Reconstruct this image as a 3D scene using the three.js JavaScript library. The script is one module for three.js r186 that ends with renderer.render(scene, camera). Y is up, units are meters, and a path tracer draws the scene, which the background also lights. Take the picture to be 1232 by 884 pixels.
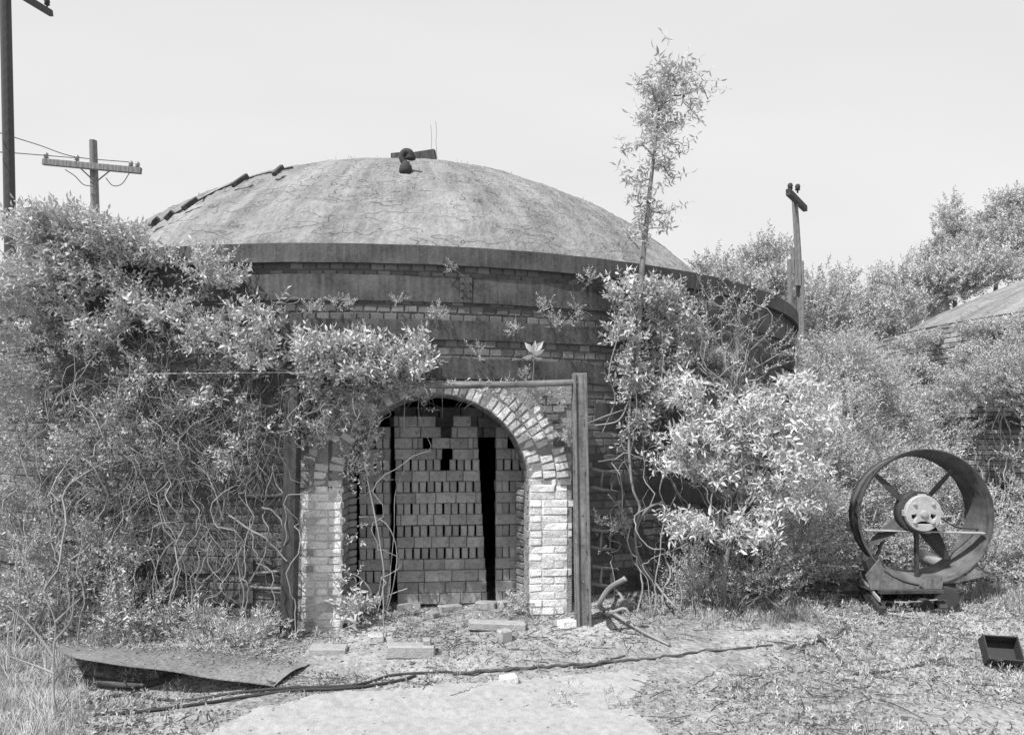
import * as THREE from 'three';
import { ImprovedNoise } from 'three/addons/math/ImprovedNoise.js';

// ------------------------------------------------------------------ camera, sky, sun, exposure
const scene = new THREE.Scene();
const W = 1232, H = 884, FOC = 850, HORIZON = 520, EYE = 1.5;
const camera = new THREE.PerspectiveCamera(2 * Math.atan(H / 2 / FOC) * 180 / Math.PI, W / H, 0.05, 600);
camera.position.set(0, EYE, 0);
camera.lookAt(0, EYE, -10);
camera.setViewOffset(W, H, 0, H / 2 - HORIZON, W, H);      // rising front of a view camera
camera.updateProjectionMatrix();

const renderer = new THREE.WebGLRenderer({ antialias: true });
renderer.setSize(1024, 734);
renderer.toneMapping = THREE.LinearToneMapping;
renderer.toneMappingExposure = 1.1;
renderer.shadowMap.enabled = true;

const noise = new ImprovedNoise();
function fbm(x, y, z, oct = 4) {
  let s = 0, a = 0.5, n = 0;
  for (let i = 0; i < oct; i++) { s += a * noise.noise(x, y, z); n += a; a *= 0.5; x = x * 2.03 + 17.1; y = y * 2.03 + 5.3; z = z * 2.03 + 9.7; }
  return s / n;
}
{
  const w = 1024, h = 512, d = new Float32Array(w * h * 4);
  for (let j = 0; j < h; j++) for (let i = 0; i < w; i++) {
    const el = (j + 0.5) / h * 180 - 90, az = (i + 0.5) / w * Math.PI * 2;
    const ce = Math.cos(el * Math.PI / 180), sx = Math.cos(az) * ce, sz = Math.sin(az) * ce, sy = Math.sin(el * Math.PI / 180);
    let v = el < 0 ? 0.42 : 1.0 - 0.15 * Math.min(el, 42) / 42 - 0.30 * Math.max(0, el - 42) / 48;
    if (el >= 0) { const q = 1 / (sy + 0.25); v += 0.075 * fbm(sx * q * 1.1 + sz * q * 0.5 + 3, sy * 3, sz * q * 2.4 + 8, 5); }
    const k = (j * w + i) * 4; d[k] = d[k + 1] = d[k + 2] = v * 0.82; d[k + 3] = 1;
  }
  const sky = new THREE.DataTexture(d, w, h, THREE.RGBAFormat, THREE.FloatType);
  sky.mapping = THREE.EquirectangularReflectionMapping; sky.magFilter = THREE.LinearFilter; sky.minFilter = THREE.LinearFilter;
  sky.wrapS = THREE.RepeatWrapping; sky.needsUpdate = true;
  scene.background = sky; scene.environment = sky;
}
const sun = new THREE.DirectionalLight(0xffffff, 5);
sun.position.set(-17, 34, 9.5); sun.target.position.set(0, 0, -7);
sun.castShadow = true; sun.shadow.mapSize.set(4096, 4096);
Object.assign(sun.shadow.camera, { left: -22, right: 22, top: 22, bottom: -22, near: 1, far: 90 });
sun.shadow.radius = 1.2;
scene.add(sun, sun.target);

// ------------------------------------------------------------------ helpers
const V = (x, y, z) => new THREE.Vector3(x, y, z);
let seed = 12345;
function rnd() { seed = (seed + 0x6D2B79F5) | 0; let t = Math.imul(seed ^ seed >>> 15, 1 | seed); t = t + Math.imul(t ^ t >>> 7, 61 | t) ^ t; return ((t ^ t >>> 14) >>> 0) / 4294967296; }
const rr = (a, b) => a + (b - a) * rnd();
const gauss = () => (rnd() + rnd() + rnd() - 1.5) / 0.75;
const pick = a => a[Math.floor(rnd() * a.length)];
const clamp = (x, a, b) => Math.min(b, Math.max(a, x));
const smooth = (a, b, x) => { const t = clamp((x - a) / (b - a), 0, 1); return t * t * (3 - 2 * t); };
const rad = d => d * Math.PI / 180;
// a place in the photograph at a given distance along the view, in metres
const at = (u, v, Z) => V((u - 616) / FOC * Z, EYE + (HORIZON - v) / FOC * Z, -Z);

const taken = {};
function numbered(name) { const n = taken[name] = (taken[name] ?? -1) + 1; return n ? `${name}_${String(n).padStart(3, '0')}` : name; }
function tag(o, label, category, group, kind) {
  if (label) o.userData.label = label; if (category) o.userData.category = category;
  if (group) o.userData.group = group; if (kind) o.userData.kind = kind; return o;
}
function thing(name, label, category, pos, group) {
  const o = new THREE.Group(); o.name = numbered(name); scene.add(o);
  o.position.copy(pos); return tag(o, label, category, group);
}
function worldPos(o) { const p = V(0, 0, 0); while (o) { p.add(o.position); o = o.parent; } return p; }   // groups here are never turned
function place(mesh, parent) {                             // geometry given in world metres, moved to the parent's base
  mesh.castShadow = mesh.receiveShadow = true;
  if (parent === scene) { mesh.name = numbered(mesh.name); }
  parent.add(mesh); return mesh;
}
class MB {                                                 // collects pieces into one mesh
  constructor() { this.p = []; this.n = []; this.uv = []; this.c = []; this.i = []; this.tint = null; }
  get count() { return this.p.length / 3; }
  vert(p, n, u, v) { this.p.push(p.x, p.y, p.z); this.n.push(n.x, n.y, n.z); this.uv.push(u, v); const c = this.tint ?? 1; this.c.push(c, c, c); return this.p.length / 3 - 1; }
  geo(g, m) {
    const b = this.count, P = g.attributes.position, N = g.attributes.normal, U = g.attributes.uv, nm = new THREE.Matrix3().getNormalMatrix(m), p = V(0, 0, 0), n = V(0, 0, 0);
    for (let k = 0; k < P.count; k++) { p.fromBufferAttribute(P, k).applyMatrix4(m); n.fromBufferAttribute(N, k).applyMatrix3(nm).normalize(); this.vert(p, n, U ? U.getX(k) : 0, U ? U.getY(k) : 0); }
    if (g.index) for (let k = 0; k < g.index.count; k++) this.i.push(b + g.index.getX(k)); else for (let k = 0; k < P.count; k++) this.i.push(b + k);
    return this;
  }
  quad(a, b, c, d) {
    const n = V(0, 0, 0).crossVectors(V(0, 0, 0).subVectors(b, a), V(0, 0, 0).subVectors(d, a)).normalize(), w = a.distanceTo(b), h = a.distanceTo(d);
    const i = this.vert(a, n, 0, 0); this.vert(b, n, w, 0); this.vert(c, n, w, h); this.vert(d, n, 0, h); this.i.push(i, i + 1, i + 2, i, i + 2, i + 3); return this;
  }
  box(cx, cy, cz, sx, sy, sz, ry = 0, rx = 0, rz = 0) {
    const m = new THREE.Matrix4().compose(V(cx, cy, cz), new THREE.Quaternion().setFromEuler(new THREE.Euler(rx, ry, rz, 'YXZ')), V(1, 1, 1));
    return this.geo(boxGeo(sx, sy, sz), m);
  }
  beam(a, b, w, h, up = V(0, 1, 0)) {                      // a bevelled bar from a to b
    const y = V(0, 0, 0).subVectors(b, a), L = y.length(); y.normalize();
    const x = V(0, 0, 0).crossVectors(y, up).normalize(), z = V(0, 0, 0).crossVectors(x, y);
    const m = new THREE.Matrix4().makeBasis(x, y, z).setPosition(V(0, 0, 0).addVectors(a, b).multiplyScalar(0.5));
    return this.geo(boxGeo(w, L, h), m);
  }
  tube(pts, r0, r1 = r0, k = 5, uvs = 1) {
    const n = pts.length, b = this.count; let T = V(0, 0, 0), Nn = null, len = 0;
    for (let i = 0; i < n; i++) {
      T = V(0, 0, 0).subVectors(pts[Math.min(i + 1, n - 1)], pts[Math.max(i - 1, 0)]).normalize();
      if (!Nn) { Nn = Math.abs(T.y) < 0.9 ? V(0, 1, 0) : V(1, 0, 0); }
      Nn.addScaledVector(T, -Nn.dot(T)).normalize(); if (!(Nn.lengthSq() > 0.5)) Nn = V(1, 0, 0);
      const Bn = V(0, 0, 0).crossVectors(T, Nn); if (i) len += pts[i].distanceTo(pts[i - 1]);
      const r = Array.isArray(r0) ? r0[i] : r0 + (r1 - r0) * i / (n - 1);
      for (let j = 0; j <= k; j++) { const a = j / k * Math.PI * 2, d = V(0, 0, 0).addScaledVector(Nn, Math.cos(a)).addScaledVector(Bn, Math.sin(a)); this.vert(V(0, 0, 0).copy(pts[i]).addScaledVector(d, r), d, j / k * r * 6.3 * uvs, len * uvs); }
    }
    for (let i = 0; i < n - 1; i++) for (let j = 0; j < k; j++) { const q = b + i * (k + 1) + j; this.i.push(q, q + 1, q + k + 1, q + 1, q + k + 2, q + k + 1); }
    for (const e of [0, n - 1]) {                           // caps
      const d = V(0, 0, 0).subVectors(pts[e], pts[e ? e - 1 : 1]).normalize(), c = this.vert(pts[e], d, 0, 0), r = Array.isArray(r0) ? r0[e] : e ? r1 : r0;
      if (r < 0.006) continue;
      const ring = []; for (let j = 0; j <= k; j++) { const q = (b + e * (k + 1) + j) * 3; ring.push(this.vert(V(this.p[q], this.p[q + 1], this.p[q + 2]), d, this.uv[q / 3 * 2], 0.1)); }
      for (let j = 0; j < k; j++) e ? this.i.push(c, ring[j], ring[j + 1]) : this.i.push(c, ring[j + 1], ring[j]);
    }
    return this;
  }
  build(name, mat, parent, kind) {
    const o = worldPos(parent === scene ? null : parent), g = new THREE.BufferGeometry(), p = new Float32Array(this.p);
    const base = parent === scene ? V(0, 0, 0) : o;
    for (let k = 0; k < p.length; k += 3) { p[k] -= base.x; p[k + 1] -= base.y; p[k + 2] -= base.z; }
    g.setAttribute('position', new THREE.BufferAttribute(p, 3)); g.setAttribute('normal', new THREE.BufferAttribute(new Float32Array(this.n), 3));
    g.setAttribute('uv', new THREE.BufferAttribute(new Float32Array(this.uv), 2));
    if (mat.vertexColors) g.setAttribute('color', new THREE.BufferAttribute(new Float32Array(this.c), 3));
    g.setIndex(this.i);
    const mesh = new THREE.Mesh(g, mat); mesh.name = name;
    if (kind) mesh.userData.kind = kind;
    return place(mesh, parent);
  }
}
const boxCache = new Map();
function boxGeo(w, h, d, bevel = Math.min(w, h, d) * 0.12) {   // bevelled box with uv in metres
  const key = [w, h, d].map(x => x.toFixed(4)).join();
  if (boxCache.has(key)) return boxCache.get(key);
  const b = Math.min(bevel, 0.012), X = w / 2, Y = h / 2, Z = d / 2, pos = [], nor = [], uv = [], idx = [];
  const ax = [[0, 1, 2], [1, 2, 0], [2, 0, 1]], S = [X, Y, Z];
  const put = (pts, n) => { const i = pos.length / 3; const o = ax.find(a => Math.abs(n[a[0]]) > 0.6) ?? ax[0]; for (const p of pts) { pos.push(...p); nor.push(...n); uv.push(p[o[1]] + S[o[1]], p[o[2]] + S[o[2]]); } for (let k = 1; k < pts.length - 1; k++) idx.push(i, i + k, i + k + 1); };
  const pt = (f) => f;
  for (const [a, c, e] of ax) for (const s of [-1, 1]) {
    const q = [[-1, -1], [1, -1], [1, 1], [-1, 1]].map(([p1, p2]) => { const p = [0, 0, 0]; p[a] = s * S[a]; p[c] = p1 * (S[c] - b); p[e] = p2 * (S[e] - b); return p; });
    const n = [0, 0, 0]; n[a] = s; put(s > 0 ? q : q.reverse(), n);
  }
  for (const [a, c, e] of ax) for (const s of [-1, 1]) for (const t of [-1, 1]) {   // edges along e
    const q = [[0, -1], [0, 1], [1, 1], [1, -1]].map(([w1, z]) => { const p = [0, 0, 0]; p[a] = s * (S[a] - (w1 ? b : 0)); p[c] = t * (S[c] - (w1 ? 0 : b)); p[e] = z * (S[e] - b); return p; });
    const n = [0, 0, 0]; n[a] = s * 0.7071; n[c] = t * 0.7071; put(s * t > 0 ? q.reverse() : q, n);
  }
  const g = new THREE.BufferGeometry();
  g.setAttribute('position', new THREE.Float32BufferAttribute(pos, 3)); g.setAttribute('normal', new THREE.Float32BufferAttribute(nor, 3)); g.setAttribute('uv', new THREE.Float32BufferAttribute(uv, 2)); g.setIndex(idx);
  boxCache.set(key, g); return g;
}
function curve(pts, n) { return new THREE.CatmullRomCurve3(pts, false, 'centripetal').getPoints(n); }
function wander(a, b, n, amp, sag = 0) {                    // a crooked line from a to b
  const o = rr(0, 100), L = a.distanceTo(b), pts = [];
  for (let i = 0; i <= n; i++) { const t = i / n, e = Math.sin(Math.PI * t) * amp, p = V(0, 0, 0).lerpVectors(a, b, t); const q = t * L, w = (k, a) => noise.noise(q * 1.4 + 3.7, o, k) + a * noise.noise(q * 4.3 + 1.1, o + 9, k) + a * 0.5 * noise.noise(q * 9.7, o + 5, k); p.x += e * 1.5 * w(1.3, 0.45); p.y += e * 1.3 * w(7.7, 0.4) - sag * 4 * t * (1 - t); p.z += e * w(3.1, 0.4); pts.push(p); }
  return pts;
}

// ------------------------------------------------------------------ textures and materials (a black-and-white photograph: greys)
const enc = v => { v = clamp(v, 0, 1); return 255 * (v <= 0.0031308 ? 12.92 * v : 1.055 * v ** (1 / 2.4) - 0.055); };
function lattice(s) { const a = new Float32Array(65536); let q = s; for (let i = 0; i < 65536; i++) { q = Math.imul(q ^ (q >>> 15), 0x2c1b3c6d) + 0x9e3779b9 | 0; a[i] = ((q ^ q >>> 13) >>> 0) / 4294967296; } return a; }
const lat = lattice(77);
function pn(x, y, px, py, s) {                              // tiling value noise, x in 0..px
  const x0 = Math.floor(x), y0 = Math.floor(y), fx = x - x0, fy = y - y0, sx = fx * fx * (3 - 2 * fx), sy = fy * fy * (3 - 2 * fy);
  const h = (i, j) => lat[((((i % px) + px) % px) * 131 + (((j % py) + py) % py) * 7919 + s * 1013) & 65535];
  const a = h(x0, y0), b = h(x0 + 1, y0), c = h(x0, y0 + 1), d = h(x0 + 1, y0 + 1);
  return a + (b - a) * sx + (c - a) * sy + (a - b - c + d) * sx * sy;
}
function pf(u, v, fu, fv, oct, s) { let r = 0, a = 0.5, n = 0; for (let i = 0; i < oct; i++) { r += a * pn(u * fu, v * fv, fu, fv, s + i); n += a; a *= 0.55; fu *= 2; fv *= 2; } return r / n; }
function makeTex(size, fn, color, rep = 1) {
  const d = new Uint8Array(size * size * 4);
  for (let j = 0; j < size; j++) for (let i = 0; i < size; i++) { const x = fn((i + 0.5) / size, (j + 0.5) / size), k = (j * size + i) * 4, e = color ? enc(x) : clamp(x, 0, 1) * 255; d[k] = d[k + 1] = d[k + 2] = e; d[k + 3] = 255; }
  const t = new THREE.DataTexture(d, size, size, THREE.RGBAFormat); t.wrapS = t.wrapT = THREE.RepeatWrapping; t.magFilter = THREE.LinearFilter; t.minFilter = THREE.LinearMipmapLinearFilter; t.generateMipmaps = true;
  if (color) t.colorSpace = THREE.SRGBColorSpace; t.repeat.set(rep, rep); t.needsUpdate = true; return t;
}
const grey = v => new THREE.Color().setRGB(v, v, v);
function std(v, o = {}) { return new THREE.MeshStandardMaterial({ color: grey(v), roughness: 0.9, ...o }); }
const T = {
  grain: makeTex(512, (u, v) => 0.8 + 0.4 * (pf(u, v, 12, 12, 5, 3) - 0.5) + 0.3 * (pf(u, v, 90, 90, 2, 9) - 0.5), true, 2.2),
  grainB: makeTex(512, (u, v) => 0.5 * pf(u, v, 20, 20, 5, 5) + 0.5 * pf(u, v, 100, 100, 2, 2), false, 2.2),
  rust: makeTex(512, (u, v) => { const s = pf(u, v, 40, 3, 4, 21), b = pf(u, v, 5, 5, 5, 24), q = pf(u, v, 60, 60, 3, 11); return 0.56 + 0.7 * (s - 0.5) + 0.85 * (b - 0.5) + 0.4 * (q - 0.5); }, true, 0.9),
  mud: makeTex(1024, (u, v) => { const s = pf(u, v, 26, 5, 5, 31), b = pf(u, v, 6, 8, 5, 37), q = pf(u, v, 130, 120, 3, 41); return 0.68 + 0.6 * (s - 0.5) + 0.4 * (b - 0.5) + 0.4 * (q - 0.5) - (Math.abs(pf(u, v, 7, 16, 4, 91) - 0.5) < 0.006 ? 0.08 : 0); }, true, 1),
  mudB: makeTex(1024, (u, v) => -0.35 * (Math.abs(pf(u, v, 7, 16, 4, 91) - 0.5) < 0.006 ? 1 : 0) + 0.45 * pf(u, v, 30, 30, 5, 43) + 0.3 * pf(u, v, 120, 100, 3, 47) + 0.25 * pf(u, v, 70, 14, 3, 49), false, 1),
  soil: makeTex(1024, (u, v) => { const b = pf(u, v, 5, 5, 6, 51), q = pf(u, v, 90, 90, 3, 57), p = pf(u, v, 200, 200, 2, 59); return 0.66 + 0.7 * (b - 0.5) + 0.55 * (q - 0.5) + (p > 0.72 ? -0.25 : 0) + (p < 0.26 ? 0.16 : 0); }, true, 1),
  soilB: makeTex(1024, (u, v) => 0.35 * pf(u, v, 16, 16, 5, 61) + 0.65 * pf(u, v, 130, 130, 3, 63), false, 1),
  wood: makeTex(512, (u, v) => { const s = pf(u, v, 60, 2, 4, 71), b = pf(u, v, 9, 3, 4, 73); return 0.6 + 0.75 * (s - 0.5) + 0.5 * (b - 0.5); }, true, 3),
  stain: makeTex(512, (u, v) => { const b = pf(u, v, 7, 7, 5, 81), q = pf(u, v, 60, 60, 3, 85), r = pf(u, v, 24, 24, 3, 88); return 0.82 + 0.6 * (b - 0.5) + 0.45 * (q - 0.5) - (r > 0.69 ? 0.2 : 0); }, true, 1.7),
};
const M = {
  mortar: std(0.13, { map: T.grain, bumpMap: T.grainB, bumpScale: 0.01 }),
  wallBrick: [0.09, 0.12, 0.155, 0.2, 0.26].map(v => std(v, { map: T.stain, bumpMap: T.grainB, bumpScale: 0.01 })),
  wallBrickMix: std(0.34, { map: T.grain, bumpMap: T.grainB, bumpScale: 0.006, vertexColors: true }),
  pier: std(0.7, { map: T.stain, bumpMap: T.grainB, bumpScale: 0.015 }),
  fireBrick: [0.42, 0.62, 0.82, 1.0].map(v => std(v, { map: T.stain, bumpMap: T.grainB, bumpScale: 0.012 })),
  firePale: std(0.42, { map: T.grain, bumpMap: T.grainB, bumpScale: 0.035 }),
  ware: [0.29, 0.33, 0.37, 0.41].map(v => std(v, { map: T.stain, bumpMap: T.grainB, bumpScale: 0.003 })),
  band: std(0.125, { map: T.rust, bumpMap: T.grainB, bumpScale: 0.004, roughness: 0.75, metalness: 0.1 }),
  iron: std(0.1, { map: T.rust, bumpMap: T.grainB, bumpScale: 0.003, roughness: 0.7, metalness: 0.2 }),
  sheet: std(0.34, { map: T.soil, bumpMap: T.grainB, bumpScale: 0.003, roughness: 0.6 }),
  ironPale: std(0.27, { map: T.rust, bumpMap: T.grainB, bumpScale: 0.003, roughness: 0.7 }),
  ring: std(0.19, { map: T.rust, bumpMap: T.grainB, bumpScale: 0.006, roughness: 0.75 }),
  ironLight: std(0.5, { map: T.grain, bumpMap: T.grainB, bumpScale: 0.003, roughness: 0.7 }),
  dark: std(0.05, { map: T.grain, roughness: 0.85 }),
  wood: std(0.3, { map: T.wood, roughness: 0.95 }),
  woodDark: std(0.11, { map: T.wood, roughness: 0.95 }),
  dome: std(0.33, { map: T.mud, bumpMap: T.mudB, bumpScale: 0.035, roughness: 1 }),
  soil: std(0.46, { map: T.soil, bumpMap: T.soilB, bumpScale: 0.02, roughness: 1 }),
  slab: std(0.46, { map: T.grain, bumpMap: T.grainB, bumpScale: 0.006, roughness: 0.95 }),
  stone: std(0.46, { map: T.grain, bumpMap: T.grainB, bumpScale: 0.01 }),
  vine: std(0.42, { map: T.wood, roughness: 1 }), bark: std(0.3, { map: T.wood, roughness: 1 }),
  wire: std(0.05, { roughness: 0.6 }),
  glass: std(0.25, { roughness: 0.2 }),
};
const leafMat = v => new THREE.MeshPhysicalMaterial({ color: grey(v), roughness: 0.85, transmission: 0.2, thickness: 0, specularIntensity: 0.6, side: THREE.DoubleSide });
const L = { pale: leafMat(0.5), bright: leafMat(0.6), dry: std(0.31, { roughness: 1, side: THREE.DoubleSide }), far: leafMat(0.5), grass: leafMat(0.38) };

// ------------------------------------------------------------------ places on the kiln
const C1 = V(-1.578, 0, -11.226), RK = 5.63, TOP = 2.95;
function zWall(u, off = 0, C = C1) {                        // distance of the kiln wall under a column of the photograph
  const t = (u - 616) / FOC, R = RK + off, a = t * t + 1, b = -2 * (t * C.x - C.z), c = C.x * C.x + C.z * C.z - R * R, q = b * b - 4 * a * c;
  return q > 0 ? (-b - Math.sqrt(q)) / (2 * a) : -b / (2 * a);
}
const onWall = (u, v, off = 0) => at(u, v, zWall(u, off));
const wallP = (th, y, r = RK, C = C1) => V(C.x + r * Math.sin(th), y, C.z + r * Math.cos(th));
const thetaAt = u => { const p = onWall(u, 500); return Math.atan2(p.x - C1.x, p.z - C1.z); };
const DC = -0.852, DR = 6.271;                              // the dome: centre height and radius
function onDome(u, v, off = 0) {                            // the dome where a line of sight meets or grazes it
  const o = V(0, EYE, 0), d = at(u, v, 1).sub(o).normalize(), c = V(C1.x, DC, C1.z).sub(o), b = d.dot(c), q = b * b - c.lengthSq() + (DR + off) ** 2;
  const p = o.clone().addScaledVector(d, q > 0 ? b - Math.sqrt(q) : b), n = p.clone().sub(V(C1.x, DC, C1.z)).normalize();
  return { p: V(C1.x, DC, C1.z).addScaledVector(n, DR + off), n };
}
const PHI = rad(5), WK = V(-0.608, 0, -5.68);               // the firing door: its plane and its middle at the ground
const wk = (x, y, z) => V(WK.x + x * Math.cos(PHI) + z * Math.sin(PHI), y, WK.z - x * Math.sin(PHI) + z * Math.cos(PHI));
function wkX(u, z) { const t = (u - 616) / FOC, ox = WK.x + z * Math.sin(PHI), oz = -(WK.z + z * Math.cos(PHI)); return (t * oz - ox) / (Math.cos(PHI) - t * Math.sin(PHI)); }   // x in the door's plane under a column of the photograph

// the lie of the land
function groundY(x, z) {
  const Z = -z;
  let y = -0.1 + 0.1 * smooth(4.4, 5.7, Z) * smooth(-1.8, -0.9, x);
  y += 0.05 * smooth(-1.6, -2.6, x) * smooth(4.2, 5.6, Z);
  y += 0.06 * smooth(1.6, 3.4, x) * smooth(4.2, 6, Z);
  const dk = Math.hypot(x - C1.x, z - C1.z) - RK;
  y += 0.1 * Math.exp(-Math.max(0, dk) * 4) * smooth(0.9, 1.3, Math.abs(x + 0.6));
  const near = 1 - smooth(14, 30, Math.hypot(x, z));
  y -= 0.13 * Math.exp(-(((x + 2.5) / 0.72) ** 4) - ((z + 4.45) / 0.22) ** 2);
  y += near * (0.03 * fbm(x * 0.9, 1.7, z * 0.9, 3) + 0.028 * fbm(x * 4, 4.2, z * 4, 3) * smooth(3.6, 4.8, Z + 0.5 * Math.abs(x - 0.2)));
  return y;
}
function gp(u, v, up = 0) {                                 // the ground under a pixel
  let Z = EYE * FOC / Math.max(6, v - HORIZON), p;
  for (let k = 0; k < 12; k++) { p = at(u, v, Z); const g = groundY(p.x, p.z); Z = (EYE - g) * FOC / Math.max(6, v - HORIZON); }
  p = at(u, v, Z); p.y = groundY(p.x, p.z) + up; return p;
}
const toPx = p => ({ u: 616 + p.x / -p.z * FOC, v: HORIZON - (p.y - EYE) / -p.z * FOC });

// ------------------------------------------------------------------ ground
{
  const NX = 430, NZ = 400, pos = [], uv = [], idx = [];
  const fx = i => { const t = i / NX * 2 - 1; return 0.6 + 3.4 * t + 246 * t ** 9; };
  const fz = j => { const t = j / NZ; return -2.4 - 6.5 * t - 240 * t ** 9 + 14 * (1 - t) ** 14; };
  for (let j = 0; j <= NZ; j++) for (let i = 0; i <= NX; i++) { const x = fx(i), z = fz(j); pos.push(x, groundY(x, z), z); uv.push(x / 3, z / 3); }
  for (let j = 0; j < NZ; j++) for (let i = 0; i < NX; i++) { const a = j * (NX + 1) + i; idx.push(a, a + 1, a + NX + 1, a + 1, a + NX + 2, a + NX + 1); }
  const g = new THREE.BufferGeometry(); g.setAttribute('position', new THREE.Float32BufferAttribute(pos, 3)); g.setAttribute('uv', new THREE.Float32BufferAttribute(uv, 2)); g.setIndex(idx); g.computeVertexNormals();
  const m = new THREE.Mesh(g, M.soil); m.name = 'ground'; m.userData.kind = 'structure'; place(m, scene);
}
{ // worn concrete showing through the dirt: a thin sheet with a crumbling edge
  const poly = [[205, 900], [248, 884], [285, 864], [318, 850], [372, 838], [430, 832], [478, 829], [540, 824], [600, 819], [650, 816], [700, 812], [752, 808], [782, 812], [772, 830], [756, 846], [772, 862], [790, 880], [800, 900]].map(([u, v]) => gp(u, v));
  const sh = [], n = 16;
  for (let i = 0; i < poly.length; i++) { const a = poly[i], b = poly[(i + 1) % poly.length]; for (let k = 0; k < n; k++) { const p = V(0, 0, 0).lerpVectors(a, b, k / n); const q = 0.05 * fbm(p.x * 7, 2.2, p.z * 7, 4), w = 0.05 * fbm(p.x * 7, 8.2, p.z * 7, 4); sh.push(new THREE.Vector2(p.x + q, -(p.z + w))); } }
  const inside = (x, y) => { let c = false; for (let i = 0, j = sh.length - 1; i < sh.length; j = i++) if ((sh[i].y > y) !== (sh[j].y > y) && x < (sh[j].x - sh[i].x) * (y - sh[i].y) / (sh[j].y - sh[i].y) + sh[i].x) c = !c; return c; };
  const mb = new MB(), st = 0.022;
  for (let x = -2.2; x < 1.2; x += st) for (let y = 3.2; y < 4.8; y += st) if (inside(x + st / 2, y + st / 2)) {
    const c = [[0, 0], [st, 0], [st, st], [0, st]].map(([a, b]) => V(x + a, groundY(x + a, -y - b) + 0.004 + 0.004 * fbm((x + a) * 2, 1, (y + b) * 2, 2), -y - b)), i = mb.count;
    for (const p of c) mb.vert(p, V(0, 1, 0), p.x, p.z); mb.i.push(i, i + 1, i + 2, i, i + 2, i + 3);
  }
  const m = mb.build('concrete_slab', M.slab, scene, 'structure'); m.geometry.computeVertexNormals();
}

// ------------------------------------------------------------------ brick shapes
function chipped(w, h, d, s, wear = 1) {                              // one brick: face towards +z, worn corners
  const o = seed; seed = s; const b = 0.006, X = w / 2, Y = h / 2, mb = new MB();
  const j = k => rr(-k, k) * wear;
  const f = [[-1, -1], [1, -1], [1, 1], [-1, 1]].map(([x, y]) => V(x * (X - b) + j(0.003), y * (Y - b) + j(0.002), j(0.002)));
  const e = [[-1, -1], [1, -1], [1, 1], [-1, 1]].map(([x, y]) => V(x * X + j(0.0015), y * Y + j(0.0015), -b - rnd() * 0.003));
  const k = e.map(p => V(p.x, p.y, -d));
  mb.quad(...f); for (let i = 0; i < 4; i++) { const n = (i + 1) % 4; mb.quad(e[i], e[n], f[n], f[i]); mb.quad(k[i], k[n], e[n], e[i]); } mb.quad(k[1], k[0], k[3], k[2]);
  for (let i = 0; i < mb.uv.length; i += 2) { mb.uv[i] += s * 0.137 % 1; mb.uv[i + 1] += s * 0.311 % 1; }
  seed = o; const g = new THREE.BufferGeometry();
  g.setAttribute('position', new THREE.Float32BufferAttribute(mb.p, 3)); g.setAttribute('normal', new THREE.Float32BufferAttribute(mb.n, 3)); g.setAttribute('uv', new THREE.Float32BufferAttribute(mb.uv, 2)); g.setIndex(mb.i); return g;
}
const variants = (w, h, d, wear = 1) => [1, 2, 3, 4, 5].map(k => chipped(w, h, d, k * 913 + Math.round(w * 1000), wear));
const BR = { stretch: variants(0.203, 0.058, 0.09), half: variants(0.098, 0.058, 0.12), wornS: variants(0.201, 0.057, 0.09, 2.6), wornH: variants(0.097, 0.057, 0.12, 2.6) };
function piece(name, geo, mat, parent, p, ry, rz = 0, rx = 0) {
  const m = new THREE.Mesh(geo, mat); m.name = name; const b = worldPos(parent);
  m.position.set(p.x - b.x, p.y - b.y, p.z - b.z); m.rotation.set(rx, ry, rz, 'YXZ'); m.castShadow = m.receiveShadow = true; parent.add(m); return m;
}
const pose = (p, ry, rz = 0, sx = 1) => new THREE.Matrix4().compose(p, new THREE.Quaternion().setFromEuler(new THREE.Euler(0, ry, rz, 'YXZ')), V(sx, 1, 1));

// ------------------------------------------------------------------ the kiln
function cylinderSheet(mb, C, R, y0, y1, th0, th1, hole, out) {
  const n = Math.ceil((th1 - th0) / rad(1.2)), ys = [y0, 0.6, 1.2, 1.86, 2.4, y1];
  for (let i = 0; i < n; i++) for (let k = 0; k < ys.length - 1; k++) {
    const a = th0 + (th1 - th0) * i / n, b = th0 + (th1 - th0) * (i + 1) / n;
    if (hole && a >= hole[0] && b <= hole[1] && ys[k + 1] <= 1.87) continue;
    const P = [wallP(a, ys[k], R, C), wallP(b, ys[k], R, C), wallP(b, ys[k + 1], R, C), wallP(a, ys[k + 1], R, C)];
    const c = mb.count, N = [a, b, b, a].map(t => V(Math.sin(t) * out, 0, Math.cos(t) * out));
    P.forEach((p, q) => mb.vert(p, N[q], (q === 1 || q === 2 ? b : a) * R, p.y)); if (out > 0) mb.i.push(c, c + 1, c + 2, c, c + 2, c + 3); else mb.i.push(c, c + 2, c + 1, c, c + 3, c + 2);
  }
}
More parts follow.
